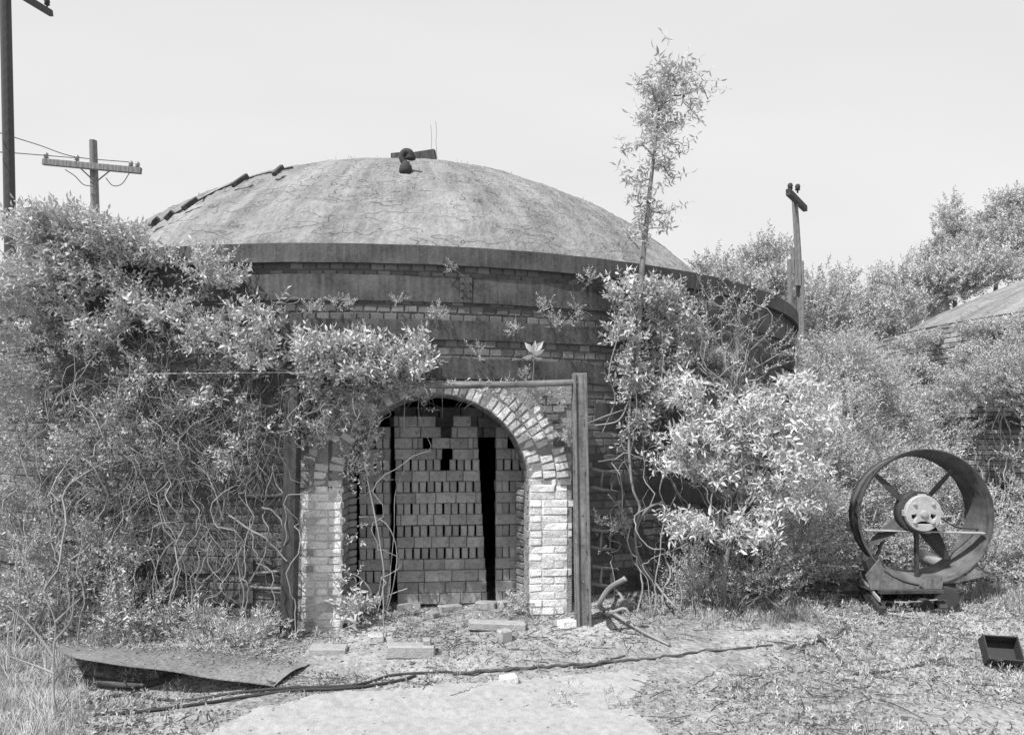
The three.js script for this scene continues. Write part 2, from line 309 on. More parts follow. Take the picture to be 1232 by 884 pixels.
function domeMesh(parent, C, rough, DC = -0.852, DR = 6.271, base = 5.0) {
  const mb = new MB(), n = rough ? 140 : 420, m = rough ? 40 : 130, a1 = Math.asin(base / DR);
  for (let j = 0; j <= m; j++) for (let i = 0; i <= n; i++) {
    const a = a1 * (1 - j / m) + 0.0001, t = i / n * Math.PI * 2, s = Math.sin(a), d = V(s * Math.sin(t), Math.cos(a), s * Math.cos(t));
    const q = d.clone().multiplyScalar(DR), r = DR - 0.02 + 0.04 * fbm(q.x * 0.8 + C.x, q.y * 0.8, q.z * 0.8, 3) + 0.022 * fbm(q.x * 3.5, q.y * 3.5 + 9, q.z * 3.5, 4) + (0.03 - 0.09 * Math.abs(fbm(q.x * 2.2 + q.z * 1.1 + 3, q.y * 5, q.z * 3 - q.x * 0.6, 5))) * smooth(0.12, 0.6, a) + 0.012 * Math.abs(fbm(t * 9 + a * 7, a * 5, 4.4, 4));
    mb.vert(V(C.x + d.x * r, DC + d.y * r, C.z + d.z * r), d, t / (Math.PI * 2) * 9, a * DR / 3.2);
  }
  for (let j = 0; j < m; j++) for (let i = 0; i < n; i++) { const a = j * (n + 1) + i; mb.i.push(a, a + 1, a + n + 1, a + 1, a + n + 2, a + n + 1); }
  const o = mb.build('dome', M.dome, parent); o.geometry.computeVertexNormals(); return o;
}
function ringLedge(mb, C, r0, r1, y) { const n = 180; for (let i = 0; i < n; i++) { const a = i / n * Math.PI * 2, b = (i + 1) / n * Math.PI * 2; mb.quad(wallP(a, y, r1, C), wallP(b, y, r1, C), wallP(b, y, r0, C), wallP(a, y, r0, C)); } }
// a riveted hoop: [theta, y of its lower edge] points, height, how far out
function hoop(parent, C, pts, h, off, thick, name = 'steel_band', step = 0.5) {
  const mb = new MB(), a0 = pts[0][0], a1 = pts[pts.length - 1][0], n = Math.max(2, Math.ceil((a1 - a0) / rad(step))), o = rr(0, 50);
  const yAt = t => { for (let k = 1; k < pts.length; k++) if (t <= pts[k][0] + 1e-9) { const q = (t - pts[k - 1][0]) / (pts[k][0] - pts[k - 1][0] || 1); return pts[k - 1][1] + (pts[k][1] - pts[k - 1][1]) * q; } return pts[pts.length - 1][1]; };
  const rings = [];
  for (let i = 0; i <= n; i++) { const t = a0 + (a1 - a0) * i / n, y = yAt(t) + 0.004 * noise.noise(t * 14, o, 2), w = 0.006 * noise.noise(t * 20, o, 5), lean = 0.006 * noise.noise(t * 9, o, 8); rings.push([wallP(t, y, RK + off + w + lean, C), wallP(t, y, RK + off + thick + w + lean, C), wallP(t, y + h, RK + off + thick + w, C), wallP(t, y + h, RK + off + w, C)]); }
  for (let i = 0; i < n; i++) for (let k = 0; k < 4; k++) {
    const A = rings[i], B = rings[i + 1], q = (k + 1) % 4, b = mb.count; mb.quad(A[k], B[k], B[q], A[q]);
    if (k === 1) for (let e = 0; e < 4; e++) { mb.uv[(b + e) * 2] += i * rad(step) * RK; mb.uv[(b + e) * 2 + 1] += o; }
  }
  for (const r of [rings[0], rings[n]]) mb.quad(r[0], r[1], r[2], r[3]);
  return mb.build(name, M.band, parent);
}
const kiln = thing('round_brick_kiln', 'round brick kiln with steel hoops and a dome, its arched firing door facing us', 'kiln', C1.clone());
const HOLE = [thetaAt(525) - rad(8.4), thetaAt(525) + rad(8.4)];
const wallMesh = (() => { const mb = new MB(); cylinderSheet(mb, C1, RK - 0.008, -0.5, TOP, HOLE[0] - Math.PI, HOLE[0] + Math.PI, HOLE, 1); cylinderSheet(mb, C1, 4.95, -0.5, TOP, HOLE[0] - Math.PI, HOLE[0] + Math.PI, [HOLE[0] - 0.02, HOLE[1] + 0.02], -1); ringLedge(mb, C1, 4.8, RK + 0.01, TOP); return mb.build('wall', M.mortar, kiln); })();
const dome = domeMesh(kiln, C1, false);

// hoops of the upper wall, level, and of the lower wall, slack and slipping away from the door
const lev = (a, b, y) => [[a, y], [b, y]];
hoop(kiln, C1, lev(-Math.PI, Math.PI, 2.835), 0.15, 0.012, 0.045);
hoop(kiln, C1, lev(rad(-80), rad(110), 2.545), 0.205, 0.006, 0.014);
hoop(kiln, C1, lev(rad(-80), rad(110), 2.245), 0.155, 0.006, 0.014);
const px2 = (list) => list.map(([u, v]) => { const p = onWall(u, v, 0.02); return [Math.atan2(p.x - C1.x, p.z - C1.z), p.y]; });
const tail = (pts, a, b) => { if (a !== null) pts.unshift([rad(a), pts[0][1] + 0.0]); if (b !== null) pts.push([rad(b), pts[pts.length - 1][1]]); return pts; };
hoop(kiln, C1, tail(px2([[190, 482], [275, 481], [340, 470], [420, 458], [500, 455], [690, 459], [760, 467]]), -75, 100), 0.16, 0.006, 0.014);
hoop(kiln, C1, tail(px2([[0, 506], [80, 499], [200, 503], [342, 502]]), null, null), 0.15, 0.006, 0.014);
hoop(kiln, C1, tail(px2([[120, 616], [234, 605], [309, 597], [344, 594]]), -70, null), 0.15, 0.006, 0.014);
hoop(kiln, C1, tail(px2([[140, 693], [257, 689], [304, 688]]), -70, null), 0.1, 0.006, 0.014);
hoop(kiln, C1, tail(px2([[152, 726], [304, 725.5]]), -70, null), 0.1, 0.006, 0.014);
hoop(kiln, C1, tail(px2([[716, 506], [760, 506], [830, 507]]), null, 100), 0.15, 0.006, 0.014);
hoop(kiln, C1, tail(px2([[738, 587], [770, 594], [800, 601], [850, 607]]), null, 100), 0.15, 0.006, 0.014);
hoop(kiln, C1, tail(px2([[738, 658], [800, 671], [836, 677], [880, 679]]), null, 100), 0.13, 0.006, 0.014);
hoop(kiln, C1, tail(px2([[738, 704], [804, 709], [870, 712]]), null, 100), 0.14, 0.006, 0.014);
for (const [u, v, h] of [[727, 402, 0.16], [560, 351, 0.205], [330, 398, 0.155], [900, 352, 0.15]]) {   // lapped joints with rivet heads
  const th = thetaAt(u), c = onWall(u, v, 0.03), mb = new MB(), y = v < 360 && u === 560 ? 2.647 : u === 900 ? 2.91 : 2.322, off = u === 900 ? 0.062 : 0.024;
  mb.box(...wallP(th, y, RK + off).toArray(), 0.1, h - 0.004, 0.012, th);
  for (const dx of [-0.03, 0.03]) for (const dy of [-0.28, 0, 0.28]) mb.geo(new THREE.SphereGeometry(0.011, 6, 4), new THREE.Matrix4().setPosition(wallP(th + dx / RK, y + dy * h, RK + off + 0.006)));
  mb.build('lap_plate', M.band, kiln);
}

// bricks of the wall: the nearest ones one by one, the rest joined
let single = 0;
{
  const rest = new MB(), ch = 0.0672, list = [];
  for (let j = 0; j < 47; j++) {
    const y = -0.2 + j * ch; if (y > TOP - 0.03) break;
    const n = Math.round(2 * Math.PI * RK / 0.213), header = j % 6 === 5 || y > 2.1;
    for (let i = 0; i < n * (header ? 2 : 1); i++) {
      const th = ((i + (j % 2) * 0.5 + (header ? 0.25 : 0)) * (header ? 0.5 : 1)) / n * Math.PI * 2, t = th > Math.PI ? th - 2 * Math.PI : th;
      if (t < rad(-82) || t > rad(112)) continue;
      const r = RK + 0.003 * gauss() - (rnd() < 0.03 ? 0.02 : 0), p = wallP(t, y + gauss() * 0.0015, r), tone = rnd(), px = toPx(p);
      const dx = p.x - WK.x, dz = p.z - WK.z, lx = dx * Math.cos(PHI) - dz * Math.sin(PHI);
      if (Math.abs(lx) < 1.06 && y < 1.9) continue;
      const seen = (px.u > 330 && px.u < 725 && px.v > 322 && px.v < 432) || (px.u > 165 && px.u < 335 && px.v > 603 && px.v < 742) || (px.u > 716 && px.u < 800 && px.v > 530 && px.v < 735);
      const dirt = fbm(p.x * 1.1, p.y * 1.4, p.z * 1.1 + 4, 3), k = clamp(Math.round(tone * 3 + dirt * 3.2 + 0.45), 0, 4);
      const hidden = (y > 2.84) || (y > 2.56 && y < 2.74) || (y > 2.26 && y < 2.39);
      if (seen && !hidden && single < 118) { single++; piece('brick', pick(header ? BR.half : BR.stretch), M.wallBrick[k], wallMesh, p, t, gauss() * 0.006); }
      else { rest.tint = [0.09, 0.12, 0.155, 0.2, 0.26][k] / 0.34; rest.geo(pick(header ? BR.half : BR.stretch), pose(p, t, gauss() * 0.006)); }
    }
  }
  rest.build('far_bricks', M.wallBrickMix, wallMesh, 'stuff').name = 'brickwork';
}

// the firing door: a thick front with an arched opening
const HW = 0.745, SPR = 1.06;
const front = (() => {
  const s = new THREE.Shape(); s.moveTo(-1.1, -0.4); s.lineTo(1.1, -0.4); s.lineTo(1.1, 1.915); s.lineTo(-1.1, 1.915); s.closePath();
  const h = new THREE.Path(); h.moveTo(HW, -0.39); h.lineTo(HW, SPR); h.absarc(0, SPR, HW, 0, Math.PI, false); h.lineTo(-HW, -0.39); h.closePath(); s.holes.push(h);
  const g = new THREE.ExtrudeGeometry(s, { depth: 0.62, bevelEnabled: false, curveSegments: 40 });
  const mb = new MB(); mb.geo(g, new THREE.Matrix4().makeRotationY(PHI).setPosition(wk(0, 0, -0.62)));
  return mb.build('door_surround', M.firePale, kiln);
})();
{ // pier bricks, light refractory, keyed to a ragged outer edge
  const ch = 0.0625, rough = new MB();
  for (const side of [-1, 1]) for (let j = -2; j < 17; j++) {
    const y = j * ch + 0.045, lay = rnd() < 0.8 === (j % 2 === 1) ? [0.104, 0.212] : rnd() < 0.5 ? [0.212, 0.104] : [0.104, 0.104, 0.104], edge = 0.335 + rr(-0.05, 0.04);
    let x = HW + 0.006;
    for (const w0 of [...lay, 0.104]) {
      const w = Math.min(w0, HW + edge - x); if (w < 0.035) break;
      const dirty = side < 0 && x > 0.95 ? 1.2 : 0, k = clamp(Math.round(rnd() * 1.5 + 1.75 + 1.6 * fbm(side * 7 + x * 4, y * 3, 1.5, 3) - dirty - (x > HW + edge - 0.12 ? 0.5 : 0)), 0, 3), g = w0 > 0.15 ? BR.wornS : BR.wornH, s = (w - 0.006) / (w0 > 0.15 ? 0.203 : 0.098);
      const m = piece('brick', pick(g), M.fireBrick[k], front, wk(side * (x + w / 2), y + gauss() * 0.0015, 0.0075 + 0.004 * gauss()), PHI, gauss() * 0.004); m.scale.set(s, 1, 1); single++;
      x += w;
    }
  }
  { // rough mortar between the pier bricks
    for (const side of [-1, 1]) { const m = new MB(); m.box(...wk(side * (HW + 0.16), 0.42, -0.01).toArray(), 0.315, 1.24, 0.025, PHI); m.build('pointing', M.pier, front); }
  }
  // rings of arch bricks
  for (const [r0, len, n] of [[HW + 0.004, 0.115, 40], [HW + 0.124, 0.105, 45], [HW + 0.234, 0.105, 50]]) for (let i = 0; i < n; i++) {
    const a = (i + 0.5) / n * Math.PI, r = r0 + len / 2, ring = Math.round((r0 - HW) / 0.11); if (SPR + (r + len / 2) * Math.sin(a) > 1.91 && ring > 0 || rnd() < ring * 0.1) continue; if (Math.abs(r * Math.cos(a)) > 1.07) continue;
    const worn = fbm(Math.cos(a) * 4, Math.sin(a) * 4, ring * 3, 3), k = clamp(Math.round(rnd() * 1.8 + worn * 2 + 0.25 + (a < 1.15 ? 0.25 : 0)), 0, 2), p = wk(r * Math.cos(a), SPR + r * Math.sin(a), 0.005 + 0.008 * gauss());
    const m = piece('arch_brick', pick(BR.wornH), k < 1 && rnd() < 0.6 ? M.wallBrick[4] : M.fireBrick[k], front, p, PHI + gauss() * 0.06, a + gauss() * 0.04); m.scale.set((len - rr(0.002, 0.01)) / 0.097, rr(0.92, 1.04), 1); single++;
  }
  // rough infill between the rings, the posts and the bar
  for (let j = 0; j < 13; j++) for (let i = -11; i <= 11; i++) {
    const x = i * 0.105 + (j % 2) * 0.05, y = SPR + 0.03 + j * 0.0665; if (rnd() < 0.05 || Math.hypot(x, y - SPR) < HW + 0.3) continue; if (Math.abs(x) > 1.06 || y > 1.88) continue;
    rough.tint = [0.3, 0.45, 0.6, 0.8, 1][clamp(Math.floor(rnd() * 3.4 + (x > 0.5 ? 0.6 : 0)), 0, 4)]; rough.geo(pick(BR.wornH), pose(wk(x, y + gauss() * 0.003, 0.008 + 0.012 * gauss()), PHI + gauss() * 0.05, gauss() * 0.05));
  }
  rough.build('infill', M.wallBrickMix, front, 'stuff');
  // inside faces of the jambs, with a sawtooth column at the back, and the soffit
  const jam = new MB();
  for (const side of [-1, 1]) for (let j = -2; j < 17; j++) {
    const y = j * ch + 0.045;
    for (let k = 0; k < 2; k++) { jam.tint = rr(0.7, 1.15); jam.box(...wk(side * (HW - 0.002), y, -0.06 - k * 0.14 - (j % 2) * 0.05).toArray(), 0.016 + rr(0, 0.006), ch - 0.008, 0.128, PHI); }
    jam.tint = rr(0.6, 1); jam.box(...wk(side * (HW - 0.012), y + 0.004, -0.35).toArray(), 0.085, ch - 0.01, 0.085, PHI + rad(45), rad(10) * (j % 2 ? 1 : 0.6));
  }
  for (let i = 0; i < 37; i++) for (let k = 0; k < 3; k++) { const a = (i + 0.5) / 37 * Math.PI; jam.tint = rr(0.5, 0.9); const r = HW + 0.03 + rr(-0.004, 0.004); jam.geo(boxGeo(0.07, 0.06, 0.15), pose(wk(r * Math.cos(a), SPR + r * Math.sin(a), -0.09 - k * 0.16), PHI, a)); }
  jam.build('jamb_bricks', M.wallBrickMix, front, 'stuff').name = 'jamb_brickwork';
}
// iron posts either side, the bar across, and the tie rods that held the hoops
{
  const mb = new MB(), a = at(346.5, 776, 5.42), b = at(353, 466, 5.42);
  mb.beam(a, b, 0.112, 0.1, V(0, 0, 1)); mb.build('door_post', M.iron, kiln);
  const r = new MB(), c = at(703, 760, 5.5), d = at(697.5, 449, 5.5); r.beam(c, d, 0.112, 0.07, V(0, 0, 1)); r.beam(c.clone().add(V(0.043, 0, 0.033)), d.clone().add(V(0.04, 0, 0.033)), 0.02, 0.06, V(0, 0, 1)); r.beam(c.clone().add(V(-0.046, 0, 0.03)), d.clone().add(V(-0.044, 0, 0.03)), 0.02, 0.05, V(0, 0, 1)); r.beam(c.clone().add(V(-0.02, 0, -0.03)), d.clone().add(V(-0.01, 0, -0.03)), 0.1, 0.02, V(0, 0, 1));
  for (const v of [500, 560, 620, 655, 700, 735]) r.geo(new THREE.SphereGeometry(0.011, 7, 5), new THREE.Matrix4().setPosition(at(698 + (v - 449) * 0.018, v, 5.425)));
  r.build('door_post', M.ironPale, kiln);
  const bar = new MB(); bar.tube(curve([at(344, 459, 5.46), at(450, 462, 5.5), at(560, 463.5, 5.52), at(695, 460, 5.48)], 20), 0.026, 0.026, 8); bar.build('lintel_bar', M.ironPale, kiln);
  const rods = [[712, 564, 746, 570], [712, 586, 744, 592], [712, 637, 742, 640], [712, 658, 740, 662], [712, 681, 742, 685], [712, 702, 738, 706], [300, 706, 342, 708], [300, 597, 342, 595], [300, 690, 342, 686]];
  for (const [u0, v0, u1, v1] of rods) { const t = new MB(), p = at(u0, v0, u0 > 500 ? 5.55 : 5.6), q = onWall(u1, v1, 0.05); t.tube([p, V(0, 0, 0).lerpVectors(p, q, 0.5).add(V(0, -0.004, 0)), q], 0.013, 0.013, 6); t.geo(new THREE.CylinderGeometry(0.02, 0.02, 0.03, 6), new THREE.Matrix4().makeRotationZ(Math.PI / 2).setPosition(q)); t.build('tie_rod', M.ironPale, kiln); }
  for (const [u, v0, v1] of [[723, 566, 590], [735, 568, 591], [722, 638, 661], [733, 640, 661], [722, 682, 705], [735, 684, 706]]) { const t = new MB(); t.beam(onWall(u, v1, 0.08), onWall(u + 2, v0, 0.08), 0.016, 0.07, V(0, 0, 1)); t.build('clevis_plate', M.band, kiln); }
}
// damper fitting and lid sheets near the crown, planks along the far shoulder
{
  const a = onDome(488, 207), b = onDome(488, 189), mb = new MB(), up = V(0, 1, 0), base = a.p.clone();
  const prof = [[0.001, -0.06], [0.13, -0.06], [0.15, 0.03], [0.13, 0.12], [0.09, 0.17], [0.085, 0.2], [0.001, 0.2]].map(([x, y]) => new THREE.Vector2(x * 0.5, y * 0.55));
  mb.geo(new THREE.LatheGeometry(prof, 18), new THREE.Matrix4().setPosition(base));
  const s = 7.3 / 850, q = (dx, dy, dz = 0) => base.clone().add(V(dx * 0.55, dy * 0.55, dz * 0.55));
  mb.tube(curve([q(0, 0.16), q(-0.06, 0.24), q(-0.07, 0.33), q(-0.01, 0.4), q(0.08, 0.38), q(0.1, 0.3)], 20), 0.034, 0.045, 9);
  mb.geo(new THREE.CylinderGeometry(0.055, 0.055, 0.03, 14), new THREE.Matrix4().setPosition(q(0.1, 0.29)));
  const o = mb.build('vent_pipe', M.dark, scene); tag(o, 'small black gooseneck vent pipe standing near the top of the dome', 'vent');
}
{
  const Z = 9.1, lid = thing('crown_cover', 'two weathered boards leaning together over the hole at the top of the dome', 'cover', V(-1.2, 5.0, -9.1));
  const sheet = (pts, d) => { const mb = new MB(), P = pts.map(([u, v]) => at(u, v, Z)), Q = P.map(p => p.clone().add(V(0.02, 0.0, -d))); mb.quad(P[0], P[1], P[2], P[3]); mb.quad(Q[1], Q[0], Q[3], Q[2]); for (let i = 0; i < 4; i++) { const n = (i + 1) % 4; mb.quad(Q[i], Q[n], P[n], P[i]); } mb.build('board', M.woodDark, lid); };
  sheet([[470, 193], [499, 194], [496, 181.5], [470, 184]], 0.35); sheet([[496, 193], [524, 194], [521.5, 179], [496, 183]], 0.05);
  for (const [u, h] of [[518, 150], [524, 146]]) { const w = new MB(); w.tube(wander(at(u + 2, 190, 9.3), at(u, h, 9.3), 8, 0.03), 0.004, 0.003, 4); tag(w.build('bare_stalk', M.vine, scene), u < 520 ? 'thin pale dry stalk behind the crown boards, the shorter one' : 'thin pale dry stalk behind the crown boards, the taller one', 'stalk'); }
}
{
  const spots = [[185, 267, 'lowest plank on the left shoulder of the dome, among weeds', 0.13], [203, 259, 'short dark plank second from the bottom on the dome shoulder', 0.11], [228, 245, 'long dark plank halfway up the left shoulder of the dome', 0.19], [288, 217, 'thick dark plank lying high on the left shoulder of the dome', 0.22], [334, 205, 'dark plank nearest the crown on the left shoulder of the dome', 0.17]];
  for (const [u, v, label, len] of spots) {
    const s = onDome(u, v, 0.07), e = onDome(u + 8, v - 3.2, 0.07), d = V(0, 0, 0).subVectors(e.p, s.p).normalize(), mb = new MB(), a = s.p.clone().addScaledVector(d, -len * 0.5), b = s.p.clone().addScaledVector(d, len * 0.5);
    a.addScaledVector(s.n, -0.02); b.addScaledVector(s.n, 0.02); mb.beam(a, b, 0.05, 0.05, s.n); tag(mb.build('plank', M.woodDark, scene), label, 'plank', 'planks on the dome shoulder');
  }
  const mb = new MB(), pts = []; for (const [u, v] of [[172, 278], [190, 268], [212, 256], [240, 240], [268, 226], [300, 214], [330, 206], [352, 201]]) pts.push(onDome(u, v, 0.01).p); mb.tube(curve(pts, 40), 0.011, 0.011, 6);
  tag(mb.build('cable', M.dark, scene), 'dark cable running up the left shoulder of the dome under the planks', 'cable');
}

// ------------------------------------------------------------------ the bricks set to be fired inside the door, on edge
{
  const CH = 0.0955, Y0 = 0.02, g = { h: variants(0.055, 0.0935, 0.2, 1.2), s: variants(0.2, 0.0935, 0.056, 1.2) };
  const ord = ['first', 'second', 'third', 'fourth', 'fifth', 'sixth', 'seventh', 'eighth', 'ninth', 'tenth', 'eleventh', 'twelfth', 'thirteenth', 'fourteenth', 'fifteenth', 'sixteenth', 'seventeenth', 'eighteenth', 'nineteenth'];
  const put = (stack, row, pos, type, x, z, w) => {
    const y = Y0 + (row + 0.5) * CH, m = new THREE.Mesh(pick(type === 'h' ? g.h : g.s), M.ware[Math.floor(rnd() * 4)]); m.name = numbered('stacked_brick');
    m.position.copy(wk(x, y, z)); m.rotation.set(0, PHI + gauss() * 0.02, gauss() * 0.006, 'YXZ'); if (w) m.scale.x = w; m.castShadow = m.receiveShadow = true; scene.add(m);
    tag(m, `${type === 'h' ? 'end-on' : 'long'} brick in the ${stack} stack inside the arch, ${ord[row]} course up, ${ord[pos]} from its left`, 'brick', 'bricks stacked inside the arch');
  };
  const zAt = r => -0.45 - 0.05 * r / 17 + (r < 7 ? 0.02 : 0) + (r < 3 ? 0.03 : 0);
  const L0 = r => wkX(473 + (16 - r) * 0.35, -0.45), L1 = r => wkX(574 + (16 - r) * 0.75, -0.45);
  // a course of bricks on end: pairs that touch, with slots between; or a course of long bricks butted together; H is a hole
  const ends = (stack, r, x0, x1, hole) => { const n = Math.round((x1 - x0) / 0.0665), p = (x1 - x0) / n; let i = 0; for (let k = 0; k < n; k++) { const x = x0 + (k + 0.5) * p; if (hole && x > hole[0] && x < hole[1]) continue; put(stack, r, i++, 'h', x + (k % 2 ? -1 : 1) * rr(0, 0.004) + 0.001 * gauss(), zAt(r) + 0.005 * gauss(), rr(0.94, 1.04)); } };
  const longs = (stack, r, x0, x1, cut) => { let x = x0, i = 0; const list = cut.map(c => c === 'h' ? 0.057 : c === 'o' ? 0.1 : 0.203), q = (x1 - x0) / list.reduce((t, w) => t + w, 0); cut.forEach((c, k) => { const w = list[k] * q; if (c !== 'o') put(stack, r, i++, c, x + w / 2, zAt(r) + 0.004 * gauss(), (w - 0.003) / (c === 'h' ? 0.055 : 0.2)); x += w; }); };
  const cuts = ['ssssh', 'shsss', 'sssh', 'hssss', 0, 'sssss', 0, 'hsssss', 0, 'ssssh', 0, 'sssss', 0, 'sshosh', 'shhosshh', 'hssohs', 'hssoos'];
  for (let r = 0; r < 17; r++) { const c = cuts[r]; c ? longs('middle', r, L0(r), r > 15 ? L1(r) - 0.05 : L1(r), [...c]) : ends('middle', r, L0(r), L1(r), r === 12 ? [0.05, 0.12] : null); }
  for (let r = 0; r < 16; r++) { const x0 = wkX(431, -0.45), x1 = wkX(469, -0.45); r % 2 ? longs('left', r, x0, x1, ['s', 'h']) : ends('left', r, x0, x1, r === 8 ? [-0.55, -0.49] : null); }
  for (let r = 0; r < 16; r++) { const x0 = wkX(597 + (13 - r) * -0.1, -0.45), x1 = wkX(r > 13 ? 612 : r > 11 ? 626 : 638, -0.45); r % 2 ? longs('right', r, x0, x1, r % 4 === 1 ? ['s', 'h', 'h'] : ['s', 'h']) : ends('right', r, x0, x1); }
  // deeper brickwork behind the top of the setting, half lost in the dark: one course right across
  for (let r = 15; r < 18; r++) for (let i = 0; i < 5; i++) put('rear', r, i + (r - 15) % 1, 's', -0.36 + i * 0.208 + (r % 2) * 0.05, -0.95, 0);
}

// ------------------------------------------------------------------ leaves
function leafInto(mb, m, l, w, fold, droop) {               // a pointed leaf along +y, folded at its midrib
  const P = [V(0, 0, 0), V(-w * 0.4, l * 0.25, fold), V(0, l * 0.3, 0), V(w * 0.4, l * 0.25, fold), V(-w * 0.46, l * 0.6, fold - droop * 0.3), V(0, l * 0.62, -droop * 0.3), V(w * 0.46, l * 0.6, fold - droop * 0.3), V(0, l, -droop)].map(p => p.applyMatrix4(m));
  const tri = (a, b, c) => { const n = V(0, 0, 0).crossVectors(V(0, 0, 0).subVectors(P[b], P[a]), V(0, 0, 0).subVectors(P[c], P[a])).normalize(); for (const k of [a, b, c]) mb.i.push(mb.vert(P[k], n, 0, 0)); };
  tri(0, 2, 1); tri(1, 2, 4); tri(2, 5, 4); tri(4, 5, 7); tri(0, 3, 2); tri(2, 3, 6); tri(2, 6, 5); tri(5, 6, 7);
}
function geoOf(mb) { const g = new THREE.BufferGeometry(); g.setAttribute('position', new THREE.Float32BufferAttribute(mb.p, 3)); g.setAttribute('normal', new THREE.Float32BufferAttribute(mb.n, 3)); g.setAttribute('uv', new THREE.Float32BufferAttribute(mb.uv, 2)); g.setIndex(mb.i); return g; }
const turnTo = (dir, spin) => { const q = new THREE.Quaternion().setFromUnitVectors(V(0, 1, 0), dir); return q.multiply(new THREE.Quaternion().setFromAxisAngle(V(0, 1, 0), spin)); };
function sprig(o) {                                         // o: n leaves, S length, l, w, spread (degrees), whorl
  const mb = new MB(), bend = rr(-0.2, 0.2);
  const stem = t => V(bend * o.S * t * t, o.S * t, 0);
  if (o.stem) mb.tube([stem(0), stem(0.5), stem(1)], o.stem, o.stem * 0.5, 3);
  for (let i = 0; i < o.n; i++) {
    const t = o.whorl ? rr(0.75, 1) : (i + 0.6) / o.n, az = i * 2.4 + rr(-0.4, 0.4), tilt = rad(i === o.n - 1 ? rr(0, 20) : o.spread + rr(-18, 18)), s = rr(0.7, 1.15) * (1 - 0.25 * Math.abs(t - 0.55));
    const d = V(Math.sin(tilt) * Math.cos(az), Math.cos(tilt), Math.sin(tilt) * Math.sin(az));
    leafInto(mb, new THREE.Matrix4().compose(stem(t), turnTo(d, rr(0, 6.28)), V(s, s, s)), o.l, o.w, o.w * 0.18, o.l * rr(0, o.droop ?? 0.25));
  }
  return geoOf(mb);
}
const three = o => [sprig(o), sprig(o), sprig(o)];
const SP = {
  small: three({ n: 10, S: 0.13, l: 0.036, w: 0.015, spread: 60, stem: 0.0016 }),
  oval: [...three({ n: 9, S: 0.15, l: 0.052, w: 0.02, spread: 62, stem: 0.002, droop: 0.5 }), ...three({ n: 6, S: 0.1, l: 0.036, w: 0.018, spread: 70, stem: 0.002, droop: 0.4 })],
  broad: [...three({ n: 9, S: 0.16, l: 0.085, w: 0.028, spread: 66, stem: 0.003, droop: 0.6 }), ...three({ n: 6, S: 0.12, l: 0.06, w: 0.022, spread: 75, stem: 0.003, droop: 0.5 }), sprig({ n: 11, S: 0.2, l: 0.1, w: 0.032, spread: 80, stem: 0.003, droop: 0.7 })],
  fine: three({ n: 14, S: 0.2, l: 0.03, w: 0.012, spread: 50, stem: 0.0014 }),
  long: three({ n: 9, S: 0.2, l: 0.085, w: 0.024, spread: 110, stem: 0.002, droop: 0.5 }),
  weed: three({ n: 7, S: 0.06, l: 0.034, w: 0.01, spread: 45, stem: 0.0012 }),
  twig: three({ n: 3, S: 0.28, l: 0.02, w: 0.01, spread: 30, stem: 0.002 }),
  tree: three({ n: 18, S: 0.42, l: 0.085, w: 0.04, spread: 62, stem: 0.004 }),
};
function bladeClump(n, h, w) { const mb = new MB(); for (let i = 0; i < n; i++) { const a = rr(0, 6.28), t = rad(rr(4, 40)), d = V(Math.sin(t) * Math.cos(a), Math.cos(t), Math.sin(t) * Math.sin(a)), H = h * rr(0.5, 1.1), s = V(-Math.sin(a), 0, Math.cos(a)).multiplyScalar(w / 2), o = V(rr(-0.03, 0.03), 0, rr(-0.03, 0.03));
  const p = k => o.clone().addScaledVector(d, H * k).add(V(Math.cos(a) * H * 0.5 * k * k * Math.sin(t), -0.35 * H * k * k * Math.sin(t), Math.sin(a) * H * 0.5 * k * k * Math.sin(t))), A = p(0), B = p(0.5), C = p(1), N = V(d.x * -0.3, 0.5, d.z * -0.3).normalize();
  const v = [A.clone().sub(s), A.clone().add(s), B.clone().add(s), B.clone().sub(s), C].map(q => mb.vert(q, N, 0, 0)); mb.i.push(v[0], v[1], v[2], v[0], v[2], v[3], v[3], v[2], v[4]); } return geoOf(mb); }
const GR = [bladeClump(14, 0.22, 0.0035), bladeClump(12, 0.28, 0.0035), bladeClump(12, 0.18, 0.004)];

function copies(name, geos, mat, parent, items, kind = 'stuff') {   // many leaves of one plant: items are [position, direction, scale, tone]
  const per = geos.map(() => []); for (const it of items) per[Math.floor(rnd() * geos.length)].push(it);
  const base = parent === scene ? V(0, 0, 0) : worldPos(parent), m = new THREE.Matrix4(), s = V(1, 1, 1), out = [];
  per.forEach((list, k) => {
    if (!list.length) return;
    const im = new THREE.InstancedMesh(geos[k], mat, list.length); im.name = parent === scene ? numbered(name) : name;
    list.forEach(([p, d, sc, tone], i) => { im.setMatrixAt(i, m.compose(V(p.x - base.x, p.y - base.y, p.z - base.z), turnTo(d, rr(0, 6.28)), s.set(sc, sc, sc))); im.setColorAt(i, grey(tone)); });
    im.castShadow = im.receiveShadow = true; im.userData.kind = kind; parent.add(im); out.push(im);
  });
  return out;
}
const HOLLOWS = [[200, 337, 44, 20], [262, 374, 22, 26], [170, 402, 22, 20], [342, 422, 14, 24], [92, 447, 26, 16], [240, 522, 42, 24], [112, 520, 22, 16], [330, 560, 16, 44], [256, 625, 62, 26], [24, 375, 16, 16], [25, 440, 34, 7], [80, 505, 30, 8], [130, 620, 22, 14], [300, 470, 26, 16], [240, 690, 80, 26], [185, 575, 18, 20]];
